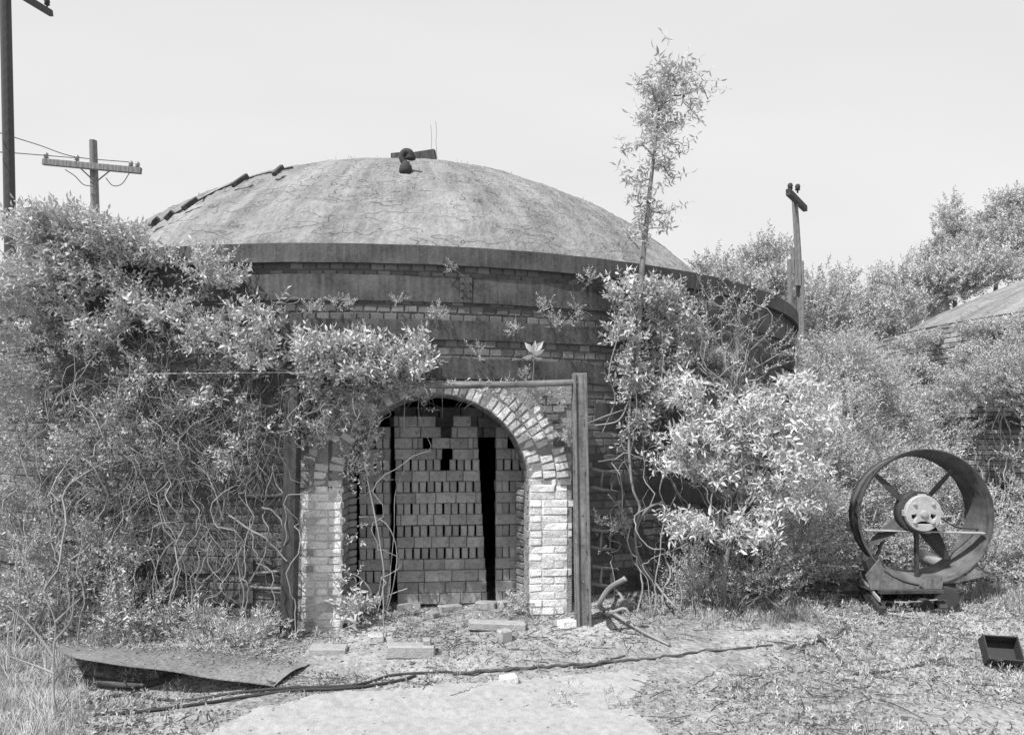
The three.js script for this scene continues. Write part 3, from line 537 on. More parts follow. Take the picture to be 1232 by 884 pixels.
// blobs: { c, r: [rx, ry, rz], w } in metres; leaves fill their outer shells in clumps
function foliage(parent, blobs, n, o = {}) {
  const items = [], tot = blobs.reduce((t, b) => t + (b.w ?? b.r[0] * b.r[1]), 0), cl = o.clump ?? 0.22, thr = o.thr ?? 0.0, sd = rr(0, 90), up = o.up ?? 0.5;
  let guard = n * 12;
  while (items.length < n && guard-- > 0) {
    let q = rnd() * tot, b = blobs[0]; for (const x of blobs) { q -= x.w ?? x.r[0] * x.r[1]; if (q <= 0) { b = x; break; } }
    const d = V(gauss(), gauss(), gauss()).normalize(), k = rnd() ** (o.shell ?? 0.42) * (1 + 0.2 * gauss() * 0.6), p = V(b.c.x + d.x * b.r[0] * k, b.c.y + d.y * b.r[1] * k, b.c.z + d.z * b.r[2] * k);
    const nz = noise.noise(p.x / cl + sd, p.y / cl, p.z / cl) + 0.45 * noise.noise(p.x / cl * 2.7, p.y / cl * 2.7 + sd, p.z / cl * 2.7);
    if (nz < thr + rr(-0.12, 0.12)) continue;
    const g = groundY(p.x, p.z); if (p.y < g) continue;
    if (p.x < -1.2 && p.z > -8 && rnd() < 0.86) { const a = toPx(p); if (HOLLOWS.some(([u, v, ru, rv]) => ((a.u - u) / ru) ** 2 + ((a.v - v) / rv) ** 2 < 1)) continue; }
    if (!o.free) { const w = Math.hypot(p.x - C1.x, p.z - C1.z); if (w < RK + 0.02 && p.y < TOP + 0.02) { p.x = C1.x + (p.x - C1.x) / w * (RK + 0.03 + 0.1 * rnd()); p.z = C1.z + (p.z - C1.z) / w * (RK + 0.03 + 0.1 * rnd()); } }
    const dir = V(d.x * 0.7 + gauss() * 0.45 + (o.lean?.x ?? 0), d.y * 0.4 + up + gauss() * 0.4, d.z * 0.6 + 0.15 + gauss() * 0.45).normalize();
    items.push([p, dir, rr(0.65, 1.25) * (o.size ?? 1), clamp(1 + 0.26 * gauss(), 0.35, 1.7)]);
  }
  copies('foliage', o.sprigs ?? SP.oval, o.mat ?? L.pale, parent, items);
  return items;
}
const blobPx = (u, v, ru, rv, Z, dz = 0.3, w) => { const c = at(u, v, Z), s = Z / FOC; return { c, r: [ru * s, rv * s, dz], w }; };
const blobW = (u, v, ru, rv, off = 0.2, dz = 0.2, w) => blobPx(u, v, ru, rv, zWall(u, off), dz, w);
function limbs(parent, root, items, n, r, mat = M.bark, name = 'stem') {   // crooked limbs from the root into the crown
  const mb = new MB();
  for (let i = 0; i < n && items.length; i++) {
    const e = pick(items)[0], wall = Math.hypot(root.x - C1.x, root.z - C1.z) < RK + 0.9 && root.y < 0.5 && e.y > 0.8, sp = wall ? 0.3 : 0.05, a = V(root.x + gauss() * sp, root.y, root.z + gauss() * sp * 0.3);
    if (wall) a.x += (e.x - root.x) * rr(0, 0.9);
    const pts = wander(a, e, 44, wall ? 0.26 : 0.14, wall ? 0 : -0.03 * a.distanceTo(e));
    if (wall) for (const p of pts) { const w = Math.hypot(p.x - C1.x, p.z - C1.z), m = RK + 0.05; if (w < m) { p.x = C1.x + (p.x - C1.x) / w * m; p.z = C1.z + (p.z - C1.z) / w * m; } }
    mb.tube(pts, r * rr(0.5, 1), r * 0.2, 4);
  }
  return mb.build(name, mat, parent);
}
function plant(name, label, cat, root, blobs, n, o = {}) {
  const t = thing(name, label, cat, root, o.group), items = foliage(t, blobs, n, o);
  if (o.limbs !== 0) limbs(t, root, items, o.limbs ?? 7, o.limbR ?? 0.012, o.bark ?? M.vine);
  if (o.more) for (const q of o.more) foliage(t, q.blobs ?? blobs, q.n, { ...o, ...q });
  return t;
}
// bare creeper stems trailing over the wall between pixels
function trail(mb, u0, v0, u1, v1, off0, off1, amp, r0, r1, n = 44) { const a = onWall(u0, v0, off0), b = onWall(u1, v1, off1), pts = wander(a, b, n, amp, -0.02); for (const p of pts) { const w = Math.hypot(p.x - C1.x, p.z - C1.z), m = RK + 0.04; if (w < m && p.y < TOP) { p.x = C1.x + (p.x - C1.x) / w * m; p.z = C1.z + (p.z - C1.z) / w * m; } } mb.tube(pts, r0, r1, 4); return pts; }

// ------------------------------------------------------------------ creepers on the left of the kiln
{
  const root = gp(70, 770), top = [blobW(48, 284, 36, 14, 0.25, 0.3), blobW(75, 285, 55, 26, 0.3, 0.3), blobW(130, 293, 40, 18, 0.25, 0.25), blobW(165, 308, 34, 14, 0.2, 0.16), blobW(15, 346, 40, 28, 0.3, 0.2), blobW(70, 335, 54, 26, 0.35, 0.25)];
  plant('climbing_shrub', 'dense pale climbing shrub billowing over the kiln rim at the far left', 'climber', root, top, 1250, { sprigs: SP.oval, mat: L.pale, clump: 0.24, thr: -0.02, limbs: 5, limbR: 0.011, more: [{ n: 700, sprigs: SP.small, mat: L.pale }, { n: 500, mat: L.bright, thr: 0.1, size: 0.9 }] });
  plant('climbing_shrub', 'leafy climber hanging below the rim left of the cleared hoops, with dark gaps', 'climber', gp(215, 765), [blobW(232, 325, 54, 14, 0.2, 0.16), blobW(190, 365, 44, 24, 0.25, 0.16), blobW(130, 350, 40, 30, 0.3, 0.16), blobW(215, 400, 60, 22, 0.2, 0.16), blobW(115, 380, 40, 34, 0.3, 0.16), blobW(270, 345, 22, 12, 0.15, 0.1)], 420, { sprigs: SP.small, mat: L.pale, clump: 0.26, thr: 0.14, limbs: 6, limbR: 0.008, more: [{ n: 300, sprigs: SP.oval, mat: L.bright, thr: 0.22, size: 0.95 }] });
  plant('climbing_shrub', 'broad leafy climber on the wall above the left door post', 'climber', gp(285, 775), [blobW(310, 392, 30, 18, 0.22, 0.14), blobW(322, 372, 18, 12, 0.2, 0.1), blobW(260, 405, 34, 20, 0.2, 0.14), blobW(320, 430, 36, 18, 0.22, 0.14), blobW(345, 410, 24, 12, 0.2, 0.1)], 260, { sprigs: SP.oval, mat: L.pale, clump: 0.14, thr: 0.08, limbs: 3, limbR: 0.008, more: [{ n: 120, mat: L.bright, thr: 0.2 }] });
  plant('climbing_shrub', 'bright leafy creeper lying along the iron bar over the arched door', 'climber', gp(340, 775), [blobW(385, 430, 36, 14, 0.2, 0.1), blobW(435, 426, 34, 13, 0.2, 0.1), blobW(490, 432, 26, 11, 0.18, 0.1), blobW(508, 418, 11, 10, 0.18, 0.07), blobW(420, 448, 60, 9, 0.25, 0.1), blobW(480, 448, 40, 6, 0.25, 0.08)], 330, { sprigs: SP.oval, mat: L.pale, clump: 0.13, thr: 0.04, limbs: 2, limbR: 0.006, more: [{ n: 240, mat: L.bright, thr: 0.1 }, { n: 260, sprigs: SP.small, mat: L.pale }] });
  plant('climbing_shrub', 'ragged creeper over the shoulder of the arch beside the left door post', 'climber', gp(392, 772), [blobPx(385, 480, 34, 22, 5.5, 0.1), blobPx(425, 482, 30, 16, 5.52, 0.08), blobPx(366, 515, 20, 22, 5.5, 0.08), blobPx(405, 508, 20, 20, 5.53, 0.06), blobPx(465, 470, 36, 6, 5.5, 0.06)], 300, { sprigs: SP.small, mat: L.pale, clump: 0.12, thr: 0.1, limbs: 0, more: [{ n: 90, mat: L.bright, thr: 0.15 }] });
  plant('climbing_shrub', 'thin straggling creeper over the crown of the arch, under the iron bar', 'climber', at(500, 466, 5.55), [blobPx(470, 474, 30, 7, 5.55, 0.06), blobPx(520, 468, 34, 5, 5.56, 0.05), blobPx(590, 470, 34, 7, 5.56, 0.05), blobPx(440, 470, 26, 10, 5.54, 0.06)], 120, { sprigs: SP.small, mat: L.pale, size: 0.7, clump: 0.1, thr: 0.0, limbs: 5, limbR: 0.004, more: [{ n: 60, sprigs: SP.twig, mat: M.vine, up: -0.5 }] });
  plant('climbing_shrub', 'sparse dry creeper on the brickwork right of the arch, beside the right post', 'climber', at(660, 480, 5.55), [blobPx(662, 478, 22, 12, 5.56, 0.05), blobPx(680, 520, 10, 26, 5.56, 0.05), blobPx(640, 476, 16, 8, 5.56, 0.04)], 70, { sprigs: SP.small, mat: L.pale, size: 0.6, clump: 0.08, thr: 0.05, limbs: 5, limbR: 0.003, more: [{ n: 50, sprigs: SP.twig, mat: M.vine, size: 0.7, up: -0.3 }] });
  plant('climbing_shrub', 'thick grey-green creeper covering the kiln wall at the left edge of the photo', 'climber', gp(20, 790), [blobW(25, 400, 56, 38, 0.3, 0.15), blobW(30, 480, 62, 46, 0.25, 0.15), blobW(95, 440, 56, 34, 0.25, 0.15), blobW(30, 570, 66, 54, 0.3, 0.2), blobW(110, 530, 46, 44, 0.25, 0.15)], 430, { sprigs: SP.small, mat: L.pale, clump: 0.34, thr: 0.2, limbs: 6, limbR: 0.006, more: [{ n: 200, mat: L.bright, thr: 0.2, size: 0.9 }, { n: 280, sprigs: SP.fine, mat: L.pale, thr: 0.1 }, { n: 400, sprigs: SP.twig, mat: M.vine, thr: -0.1, up: 0 }] });
  plant('climbing_shrub', 'matted creeper with dark hollows, midway between the left edge and the door', 'climber', gp(190, 768), [blobW(190, 450, 76, 24, 0.2, 0.12), blobW(190, 500, 64, 34, 0.16, 0.12), blobW(265, 480, 54, 34, 0.16, 0.12), blobW(150, 590, 54, 34, 0.16, 0.12), blobW(295, 530, 38, 44, 0.14, 0.1), blobW(225, 550, 54, 34, 0.14, 0.1)], 260, { sprigs: SP.small, mat: L.pale, clump: 0.26, thr: 0.18, limbs: 6, limbR: 0.006, more: [{ n: 520, sprigs: SP.twig, mat: M.vine, thr: -0.1, up: 0 }, { n: 110, sprigs: SP.oval, mat: L.bright, thr: 0.25, size: 0.85 }] });
  plant('weed_bank', 'bank of low leafy weeds and stalks at the foot of the wall, far left', 'weeds', gp(60, 780), [blobW(40, 660, 80, 50, 0.4, 0.2), blobW(60, 730, 90, 44, 0.5, 0.3), blobW(130, 665, 40, 50, 0.3, 0.2), blobW(150, 740, 60, 30, 0.35, 0.25)], 430, { sprigs: SP.small, mat: L.pale, clump: 0.3, thr: 0.15, limbs: 8, limbR: 0.005, more: [{ n: 480, sprigs: SP.fine, mat: L.pale, thr: 0.1 }, { n: 600, sprigs: SP.twig, mat: M.vine, thr: -0.1 }, { n: 160, mat: L.bright, thr: 0.15 }] });
  plant('weed_bank', 'thin low weeds along the wall foot, just left of the left door post', 'weeds', gp(270, 770), [blobW(230, 748, 60, 16, 0.3, 0.2), blobW(300, 752, 44, 14, 0.3, 0.2), blobW(280, 772, 70, 10, 0.5, 0.2)], 520, { sprigs: SP.weed, mat: L.pale, clump: 0.14, thr: 0.0, limbs: 10, limbR: 0.003 });
}
{ // tangles of bare creeper stems
  const tangle = (label, list, mat) => { const t = thing('bare_creeper', label, 'creeper', onWall(list[0][2], Math.min(760, list[0][3])), 'bare creepers on the kiln'); for (const a of list) { const mb = new MB(); trail(mb, ...a); mb.build('stem', mat, t); } };
  const many = (n, f) => Array.from({ length: n }, (_, i) => f(i));
  tangle('web of thin pale creeper stems over the wall left of the left door post', many(120, () => { const u = rr(150, 335), v = rr(440, 660); return [u, v, clamp(u + gauss() * 45, 120, 338), Math.min(v + rr(20, 130), 765), rr(0.06, 0.2), rr(0.05, 0.2), rr(0.1, 0.35), rr(0.0016, 0.004), 0.0014]; }), M.vine);
  tangle('fine pale creeper stems spreading over the lower wall at the far left', many(90, () => { const u = rr(5, 190), v = rr(440, 700); return [u, v, u + gauss() * 40, Math.min(v + rr(20, 120), 770), rr(0.1, 0.35), rr(0.1, 0.35), rr(0.1, 0.35), rr(0.0016, 0.0045), 0.0014]; }), M.vine);
  tangle('crowded fine creeper stems under the kiln rim, left of the door', many(70, () => { const u = rr(40, 330), v = rr(330, 540); return [u, v, u + gauss() * 40, v + rr(30, 120), rr(0.06, 0.2), rr(0.05, 0.2), rr(0.1, 0.4), rr(0.002, 0.0045), 0.0015]; }), M.vine);
  tangle('crooked pale creeper stems climbing from the ground left of the left post', [[275, 620, 345, 675, 0.2, 0.25, 0.06, 0.009, 0.006], [315, 610, 352, 648, 0.2, 0.2, 0.1, 0.008, 0.006], [268, 625, 205, 460, 0.15, 0.1, 0.2, 0.007, 0.004], [222, 740, 300, 640, 0.25, 0.15, 0.15, 0.008, 0.005], [240, 745, 250, 640, 0.2, 0.12, 0.1, 0.007, 0.004], [165, 765, 222, 660, 0.35, 0.15, 0.1, 0.008, 0.005], [328, 560, 345, 700, 0.2, 0.2, 0.15, 0.006, 0.004], [230, 480, 235, 640, 0.12, 0.14, 0.2, 0.006, 0.004], [100, 320, 103, 440, 0.35, 0.25, 0.15, 0.007, 0.004], [20, 560, 60, 740, 0.4, 0.5, 0.2, 0.007, 0.004], [300, 700, 330, 560, 0.2, 0.2, 0.2, 0.006, 0.004], [255, 560, 262, 470, 0.15, 0.12, 0.3, 0.006, 0.003]], M.vine);
  tangle('creeper stems fanning across the arch shoulder onto the left door post', many(44, () => { const u = rr(345, 470), v = rr(445, 500); return [u, v, clamp(u - rr(0, 60), 335, 430), Math.min(v + rr(10, 70), 560), 0.22, 0.2, rr(0.08, 0.3), rr(0.0016, 0.004), 0.0015]; }), M.vine);
}
{ // stems trailing down across the left half of the opening
  const t = thing('hanging_creeper', 'long creeper stems hanging across the left side of the arched opening to the sill', 'creeper', gp(455, 755));
  for (const [list, r] of [[[[466, 470], [447, 510], [440, 560], [449, 610], [458, 660], [462, 700], [452, 745]], 0.011], [[[487, 475], [486, 520], [488, 560], [476, 590], [474, 640], [466, 720]], 0.006], [[[432, 622], [450, 622], [466, 632], [477, 660], [474, 700], [462, 748]], 0.008], [[[414, 688], [430, 693], [443, 706], [447, 714]], 0.01], [[[447, 714], [430, 735], [424, 755]], 0.007], [[[490, 708], [468, 716], [446, 730], [432, 752]], 0.007], [[[470, 680], [468, 715], [456, 752]], 0.006], [[[462, 680], [455, 715], [446, 752]], 0.006], [[[440, 500], [430, 540], [434, 570], [442, 600]], 0.006], [[[500, 470], [518, 480], [530, 472], [532, 505]], 0.004], [[[455, 560], [452, 585], [430, 600]], 0.005], [[[590, 470], [600, 480], [618, 492], [622, 520]], 0.004]]) { const mb = new MB(); mb.tube(curve(list.map(([u, v]) => at(u, v, 5.62 + 0.04 * gauss() * 0.5)), 22), r * 0.72, r * 0.5, 5); mb.build('stem', M.vine, t); }
  foliage(t, [blobPx(437, 565, 18, 16, 5.6, 0.06), blobPx(428, 700, 12, 10, 5.6, 0.06), blobPx(505, 490, 10, 12, 5.62, 0.05), blobPx(442, 520, 12, 20, 5.6, 0.05), blobPx(425, 735, 14, 12, 5.55, 0.1), blobPx(430, 620, 14, 40, 5.62, 0.05, 0.004), blobPx(600, 480, 14, 8, 5.6, 0.04, 0.004)], 110, { sprigs: SP.small, mat: L.pale, thr: -0.3, free: true });
  plant('sill_weed', 'small leafy weed at the foot of the left pier inside the arch', 'weed', gp(432, 752), [blobPx(432, 738, 16, 14, 5.5, 0.1)], 60, { sprigs: SP.oval, mat: L.pale, thr: -0.3, limbs: 6, limbR: 0.004, free: true });
  plant('sill_weed', 'small clump of weeds on the sill beside the right pier', 'weed', gp(625, 735), [blobPx(622, 724, 12, 9, 5.75, 0.08)], 46, { sprigs: SP.weed, mat: L.pale, thr: -0.3, limbs: 4, limbR: 0.003, free: true });
}
// little plants rooted in the joints of the upper wall
{
  const tufts = [[545, 322, 4, 5, 14, 'tiny plant rooted just under the top hoop above the arch'], [480, 360, 9, 5, 14, 'small tuft on the second hoop, above the left of the arch'], [527, 378, 11, 14, 34, 'small leafy plant in the wall joint above the arch, under the second hoop'], [655, 368, 11, 9, 26, 'small plant on the hoop above and left of the right post'], [668, 388, 8, 20, 24, 'thin trailing plant between the second and third hoops above the right post'], [707, 336, 13, 9, 30, 'leafy tuft under the top hoop near the sapling'], [692, 375, 4, 26, 22, 'narrow upright sprig against the third hoop, above the right post'], [617, 398, 9, 12, 24, 'faint little plant low on the third hoop above the arch'], [410, 366, 18, 8, 34, 'fringe of leaves on the second hoop above the bright creeper'], [376, 372, 16, 8, 26, 'fringe of leaves under the second hoop near the broad climber'], [437, 400, 12, 8, 22, 'leaf tip cluster rising from the creeper on the bar'], [632, 452, 7, 8, 18, 'small tuft standing on the iron bar right of the arch crown'], [572, 425, 10, 16, 18, 'withered sprig hanging on the wall above the arch crown']];
  for (const [u, v, ru, rv, n, label] of tufts) plant('wall_plant', label, 'plant', onWall(u, v, 0.02), [blobW(u, v, ru * 0.8, rv * 0.8, 0.1, 0.05)], n, { sprigs: SP.small, mat: v < 380 ? L.pale : L.pale, thr: -0.4, size: 0.5, limbs: 3, limbR: 0.003, group: 'plants rooted in the upper wall' });
  const t = thing('wall_plant', 'lone plant with large white leaves standing over the iron bar', 'plant', onWall(641, 456, 0.15), 'plants rooted in the upper wall'), s = new MB();
  s.tube(curve([at(641, 459, 5.5), at(642, 440, 5.46), at(641, 425, 5.45)], 8), 0.004, 0.003, 5); s.build('stem', M.vine, t);
  for (const [u, v, du, dv, len] of [[641, 424, 14, -14, 0.12], [641, 424, -8, -10, 0.1], [641, 426, 12, -3, 0.1], [641, 428, 7, 4, 0.09], [641, 428, -9, 3, 0.09], [641, 425, 3, -12, 0.1]]) { const mb = new MB(), d = V(du, -dv, 5).normalize(); leafInto(mb, new THREE.Matrix4().compose(at(u, v, 5.45), turnTo(d, rr(0, 1)), V(1, 1, 1)), len, len * 0.45, 0.008, 0.02); mb.build('leaf', L.bright, t); }
}

// ------------------------------------------------------------------ right of the door
{
  const t = plant('climbing_shrub', 'leafy climber with pale round leaves hanging right of the right door post, under the sapling', 'climber', gp(765, 735), [blobW(752, 358, 18, 18, 0.2, 0.12), blobW(755, 400, 16, 26, 0.2, 0.12), blobW(755, 445, 16, 22, 0.18, 0.12), blobW(770, 515, 18, 18, 0.18, 0.1), blobW(785, 355, 26, 14, 0.22, 0.15), blobW(805, 385, 26, 22, 0.25, 0.15), blobW(768, 480, 20, 20, 0.18, 0.12), blobW(800, 475, 24, 18, 0.22, 0.12), blobW(805, 430, 22, 20, 0.22, 0.12)], 560, { sprigs: SP.oval, mat: L.pale, clump: 0.15, thr: -0.02, limbs: 6, limbR: 0.009, more: [{ n: 300, mat: L.bright, thr: 0.1 }] });
  plant('climbing_shrub', 'dark mass of creeper over the hoops right of the sapling', 'climber', gp(850, 725), [blobW(835, 362, 32, 16, 0.2, 0.14), blobW(820, 420, 38, 34, 0.18, 0.14), blobW(870, 450, 32, 28, 0.16, 0.12), blobW(830, 490, 40, 34, 0.16, 0.12), blobW(905, 490, 20, 28, 0.15, 0.12)], 420, { sprigs: SP.small, mat: L.pale, clump: 0.22, thr: 0.14, limbs: 5, limbR: 0.007, more: [{ n: 200, mat: L.bright, thr: 0.2 }, { n: 200, sprigs: SP.twig, mat: M.vine, thr: -0.1 }] });
  const f = thing('bare_shrub', 'fan of bare thin branches rising from one stem in front of the right kiln wall', 'shrub', gp(885, 720)), mb = new MB(), r0 = gp(885, 720), hub = at(882, 470, 6.1);
  mb.tube(wander(r0, hub, 14, 0.25), 0.022, 0.016, 6);
  for (const [u, v] of [[868, 350], [905, 362], [925, 378], [838, 330], [890, 375], [860, 390], [930, 400], [850, 360], [880, 352], [940, 440], [915, 385], [805, 375], [820, 345], [955, 420]]) { const e = at(u, v, 6.1 + gauss() * 0.3), w = wander(hub, e, 10, 0.22, 0.03); mb.tube(w, 0.009, 0.003, 4); for (let k = 0; k < 5; k++) { const p = w[3 + Math.floor(rnd() * 7)], q = p.clone().add(V(gauss() * 0.14, rr(0.03, 0.25), gauss() * 0.1)); mb.tube(wander(p, q, 4, 0.05), 0.003, 0.0015, 3); } }
  mb.build('branch', M.vine, f); foliage(f, [blobPx(870, 375, 50, 26, 6.1, 0.3), blobPx(910, 420, 40, 34, 6.1, 0.3)], 70, { sprigs: SP.fine, mat: L.pale, thr: 0, free: true });

  // the big bright shrub
  const zs = 5.75, blobs = [[868, 498, 40, 24], [925, 492, 36, 24], [965, 512, 26, 26], [835, 530, 34, 20], [900, 535, 44, 28], [955, 565, 36, 26], [850, 575, 40, 22], [905, 590, 42, 24], [822, 632, 28, 18], [862, 640, 26, 18], [945, 612, 32, 20], [818, 474, 26, 16], [985, 590, 20, 26], [905, 640, 26, 16], [800, 560, 18, 16], [960, 470, 20, 16]].map(([u, v, a, b]) => blobPx(u, v, a * 0.85, b * 0.85, zs + rr(-0.3, 0.3), 0.26));
  const s = thing('leafy_shrub', 'big bright shrub with pointed leaves on a slim stem, between the kiln and the fan', 'shrub', gp(872, 735)), root = gp(872, 735);
  const it = foliage(s, blobs, 1150, { sprigs: SP.broad, mat: L.bright, size: 0.72, clump: 0.16, thr: 0.12, free: true, up: 0.35 }); foliage(s, blobs, 300, { sprigs: SP.broad, size: 0.7, mat: L.bright, clump: 0.2, thr: 0.0, free: true, shell: 0.8, up: 0.2 });
  const st = new MB(), fork = at(876, 660, 5.75); st.tube(curve([root, at(871, 700, 5.72), fork], 12), 0.026, 0.02, 7); st.build('trunk', M.bark, s); limbs(s, fork, it, 26, 0.012, M.bark, 'branch');
  // pale stems looping down from the climber to the ground
  const c = thing('bare_creeper', 'twisted pale creeper stems looping to the ground right of the right post', 'creeper', gp(790, 745), 'bare creepers on the kiln');
  for (const [list, r] of [[[[758, 480], [757, 540], [762, 590], [770, 610], [764, 640], [768, 668], [785, 695], [805, 722], [825, 742]], 0.014], [[[798, 604], [782, 610], [770, 625], [765, 650], [767, 672], [790, 712]], 0.012], [[[720, 555], [750, 555], [765, 600]], 0.006], [[[732, 595], [748, 615], [755, 645]], 0.007], [[[757, 480], [745, 505], [716, 512]], 0.009], [[[757, 480], [770, 505], [776, 560]], 0.008], [[[700, 512], [730, 500], [757, 490], [790, 470]], 0.007], [[[745, 400], [733, 450], [740, 480], [725, 520]], 0.006], [[[817, 680], [830, 705], [834, 735]], 0.007], [[[816, 690], [810, 715], [808, 735]], 0.007], [[[850, 720], [862, 708], [885, 715]], 0.007], [[[842, 690], [855, 670], [868, 690]], 0.006], [[[920, 700], [930, 725], [950, 738], [975, 748]], 0.008]]) { const m = new MB(); m.tube(curve(list.map(([u, v]) => at(u, v, v > 715 ? Math.min(zWall(u, 0.25), 5.7) : zWall(u, 0.15))), 24), r, r * 0.7, 5); m.build('stem', M.vine, c); }
  plant('undergrowth', 'shaded low undergrowth beneath the bright shrub', 'weeds', gp(880, 742), [blobW(850, 700, 60, 34, 0.35, 0.3), blobPx(925, 690, 46, 46, 6.1, 0.4), blobPx(960, 660, 36, 40, 6.3, 0.4)], 900, { sprigs: SP.fine, mat: L.pale, clump: 0.2, thr: 0, limbs: 26, limbR: 0.006, free: true });
  plant('undergrowth', 'low scattered weeds between the right post and the bright shrub', 'weeds', gp(780, 745), [blobW(770, 735, 46, 12, 0.3, 0.2), blobW(745, 632, 10, 10, 0.15, 0.06), blobW(722, 640, 6, 30, 0.12, 0.05, 0.002)], 170, { sprigs: SP.weed, mat: L.pale, clump: 0.15, thr: 0, limbs: 8, limbR: 0.004 });
}
{ // sapling rising in front of the kiln
  const Z = 6.0, root = onWall(767, 505, 0.0), t = thing('sapling', 'tall slender sapling with narrow leaves growing from the kiln wall above its rim', 'tree', root), mb = new MB();
  const line = [root, onWall(767, 470, 0.1), at(767, 430, Z), at(772, 330, Z), at(777, 280, Z), at(783, 220, Z), at(788, 180, Z), at(793, 140, Z), at(800, 108, Z), at(810, 74, Z)], path = curve(line, 60);
  mb.tube(path, path.map((_, i) => 0.034 * (1 - i / 60 * 0.86)), 0, 7, 2); mb.build('trunk', M.bark, t);
  const tips = [[793, 140, 765, 102], [790, 165, 772, 140], [790, 165, 766, 178], [787, 190, 746, 182], [783, 215, 756, 212], [780, 245, 758, 235], [776, 285, 768, 262], [796, 128, 840, 96], [800, 118, 852, 120], [822, 112, 850, 152], [802, 105, 828, 78], [790, 170, 818, 190], [786, 195, 812, 215], [780, 250, 804, 255], [775, 300, 800, 275], [794, 140, 800, 84], [797, 125, 782, 86], [770, 300, 760, 285], [792, 150, 820, 150]];
  const items = [];
  for (const [u0, v0, u1, v1] of tips) {
    const a = at(u0, v0, Z), b = at(u1, v1, Z + gauss() * 0.3), w = wander(a, b, 10, 0.12, -0.03), one = new MB(); one.tube(w, 0.008, 0.003, 4); one.build('branch', M.bark, t);
    for (let k = 0; k < 12; k++) { const p = w[Math.floor(rr(2, 11))].clone().add(V(gauss() * 0.05, gauss() * 0.05, gauss() * 0.07)); items.push([p, V(gauss() * 0.7, 0.25 + gauss() * 0.4, gauss() * 0.7).normalize(), rr(0.5, 0.9), clamp(1 + 0.25 * gauss(), 0.5, 1.5)]); }
  }
  for (let k = 0; k < 75; k++) { const p = path[Math.floor(rr(36, 60))].clone().add(V(gauss() * 0.11, gauss() * 0.08, gauss() * 0.11)); items.push([p, V(gauss(), 0.3, gauss()).normalize(), rr(0.6, 1), clamp(1 + 0.25 * gauss(), 0.5, 1.5)]); }
  copies('foliage', SP.long, L.pale, t, items);
}

// ------------------------------------------------------------------ the second kiln and the brush in front of it
const C2 = V(11.34, 0, -10.57);
{
  const k = thing('round_brick_kiln', 'second domed kiln at the right edge, almost buried in brush', 'kiln', C2.clone());
  const mb = new MB(); cylinderSheet(mb, C2, RK - 0.014, -0.5, TOP, -Math.PI, Math.PI, null, 1); ringLedge(mb, C2, 4.7, RK + 0.01, TOP);
  const w = mb.build('wall', M.mortar, k); domeMesh(k, C2, true, -5.53, 10, 5.3);
  for (const [y, h, o] of [[2.1, 0.13, 0.006], [1.93, 0.16, 0.006], [1.56, 0.14, 0.006], [0.72, 0.14, 0.006]]) hoop(k, C2, lev(rad(-110), rad(20), y), h, o, 0.014, 'steel_band', 1);
  const b = new MB(); for (let j = 0; j < 46; j++) for (let i = -47; i < 0; i++) { const t = (i + (j % 2) * 0.5) / 166 * 2 * Math.PI; b.tint = [0.9, 1.1, 1.3, 1.5, 1.7][Math.floor(rnd() * 5)]; b.geo(pick(BR.stretch), pose(wallP(t, -0.1 + j * 0.0672, RK + 0.003 * gauss(), C2), t, gauss() * 0.006)); }
  b.build('brickwork', M.wallBrickMix, w, 'stuff');
}
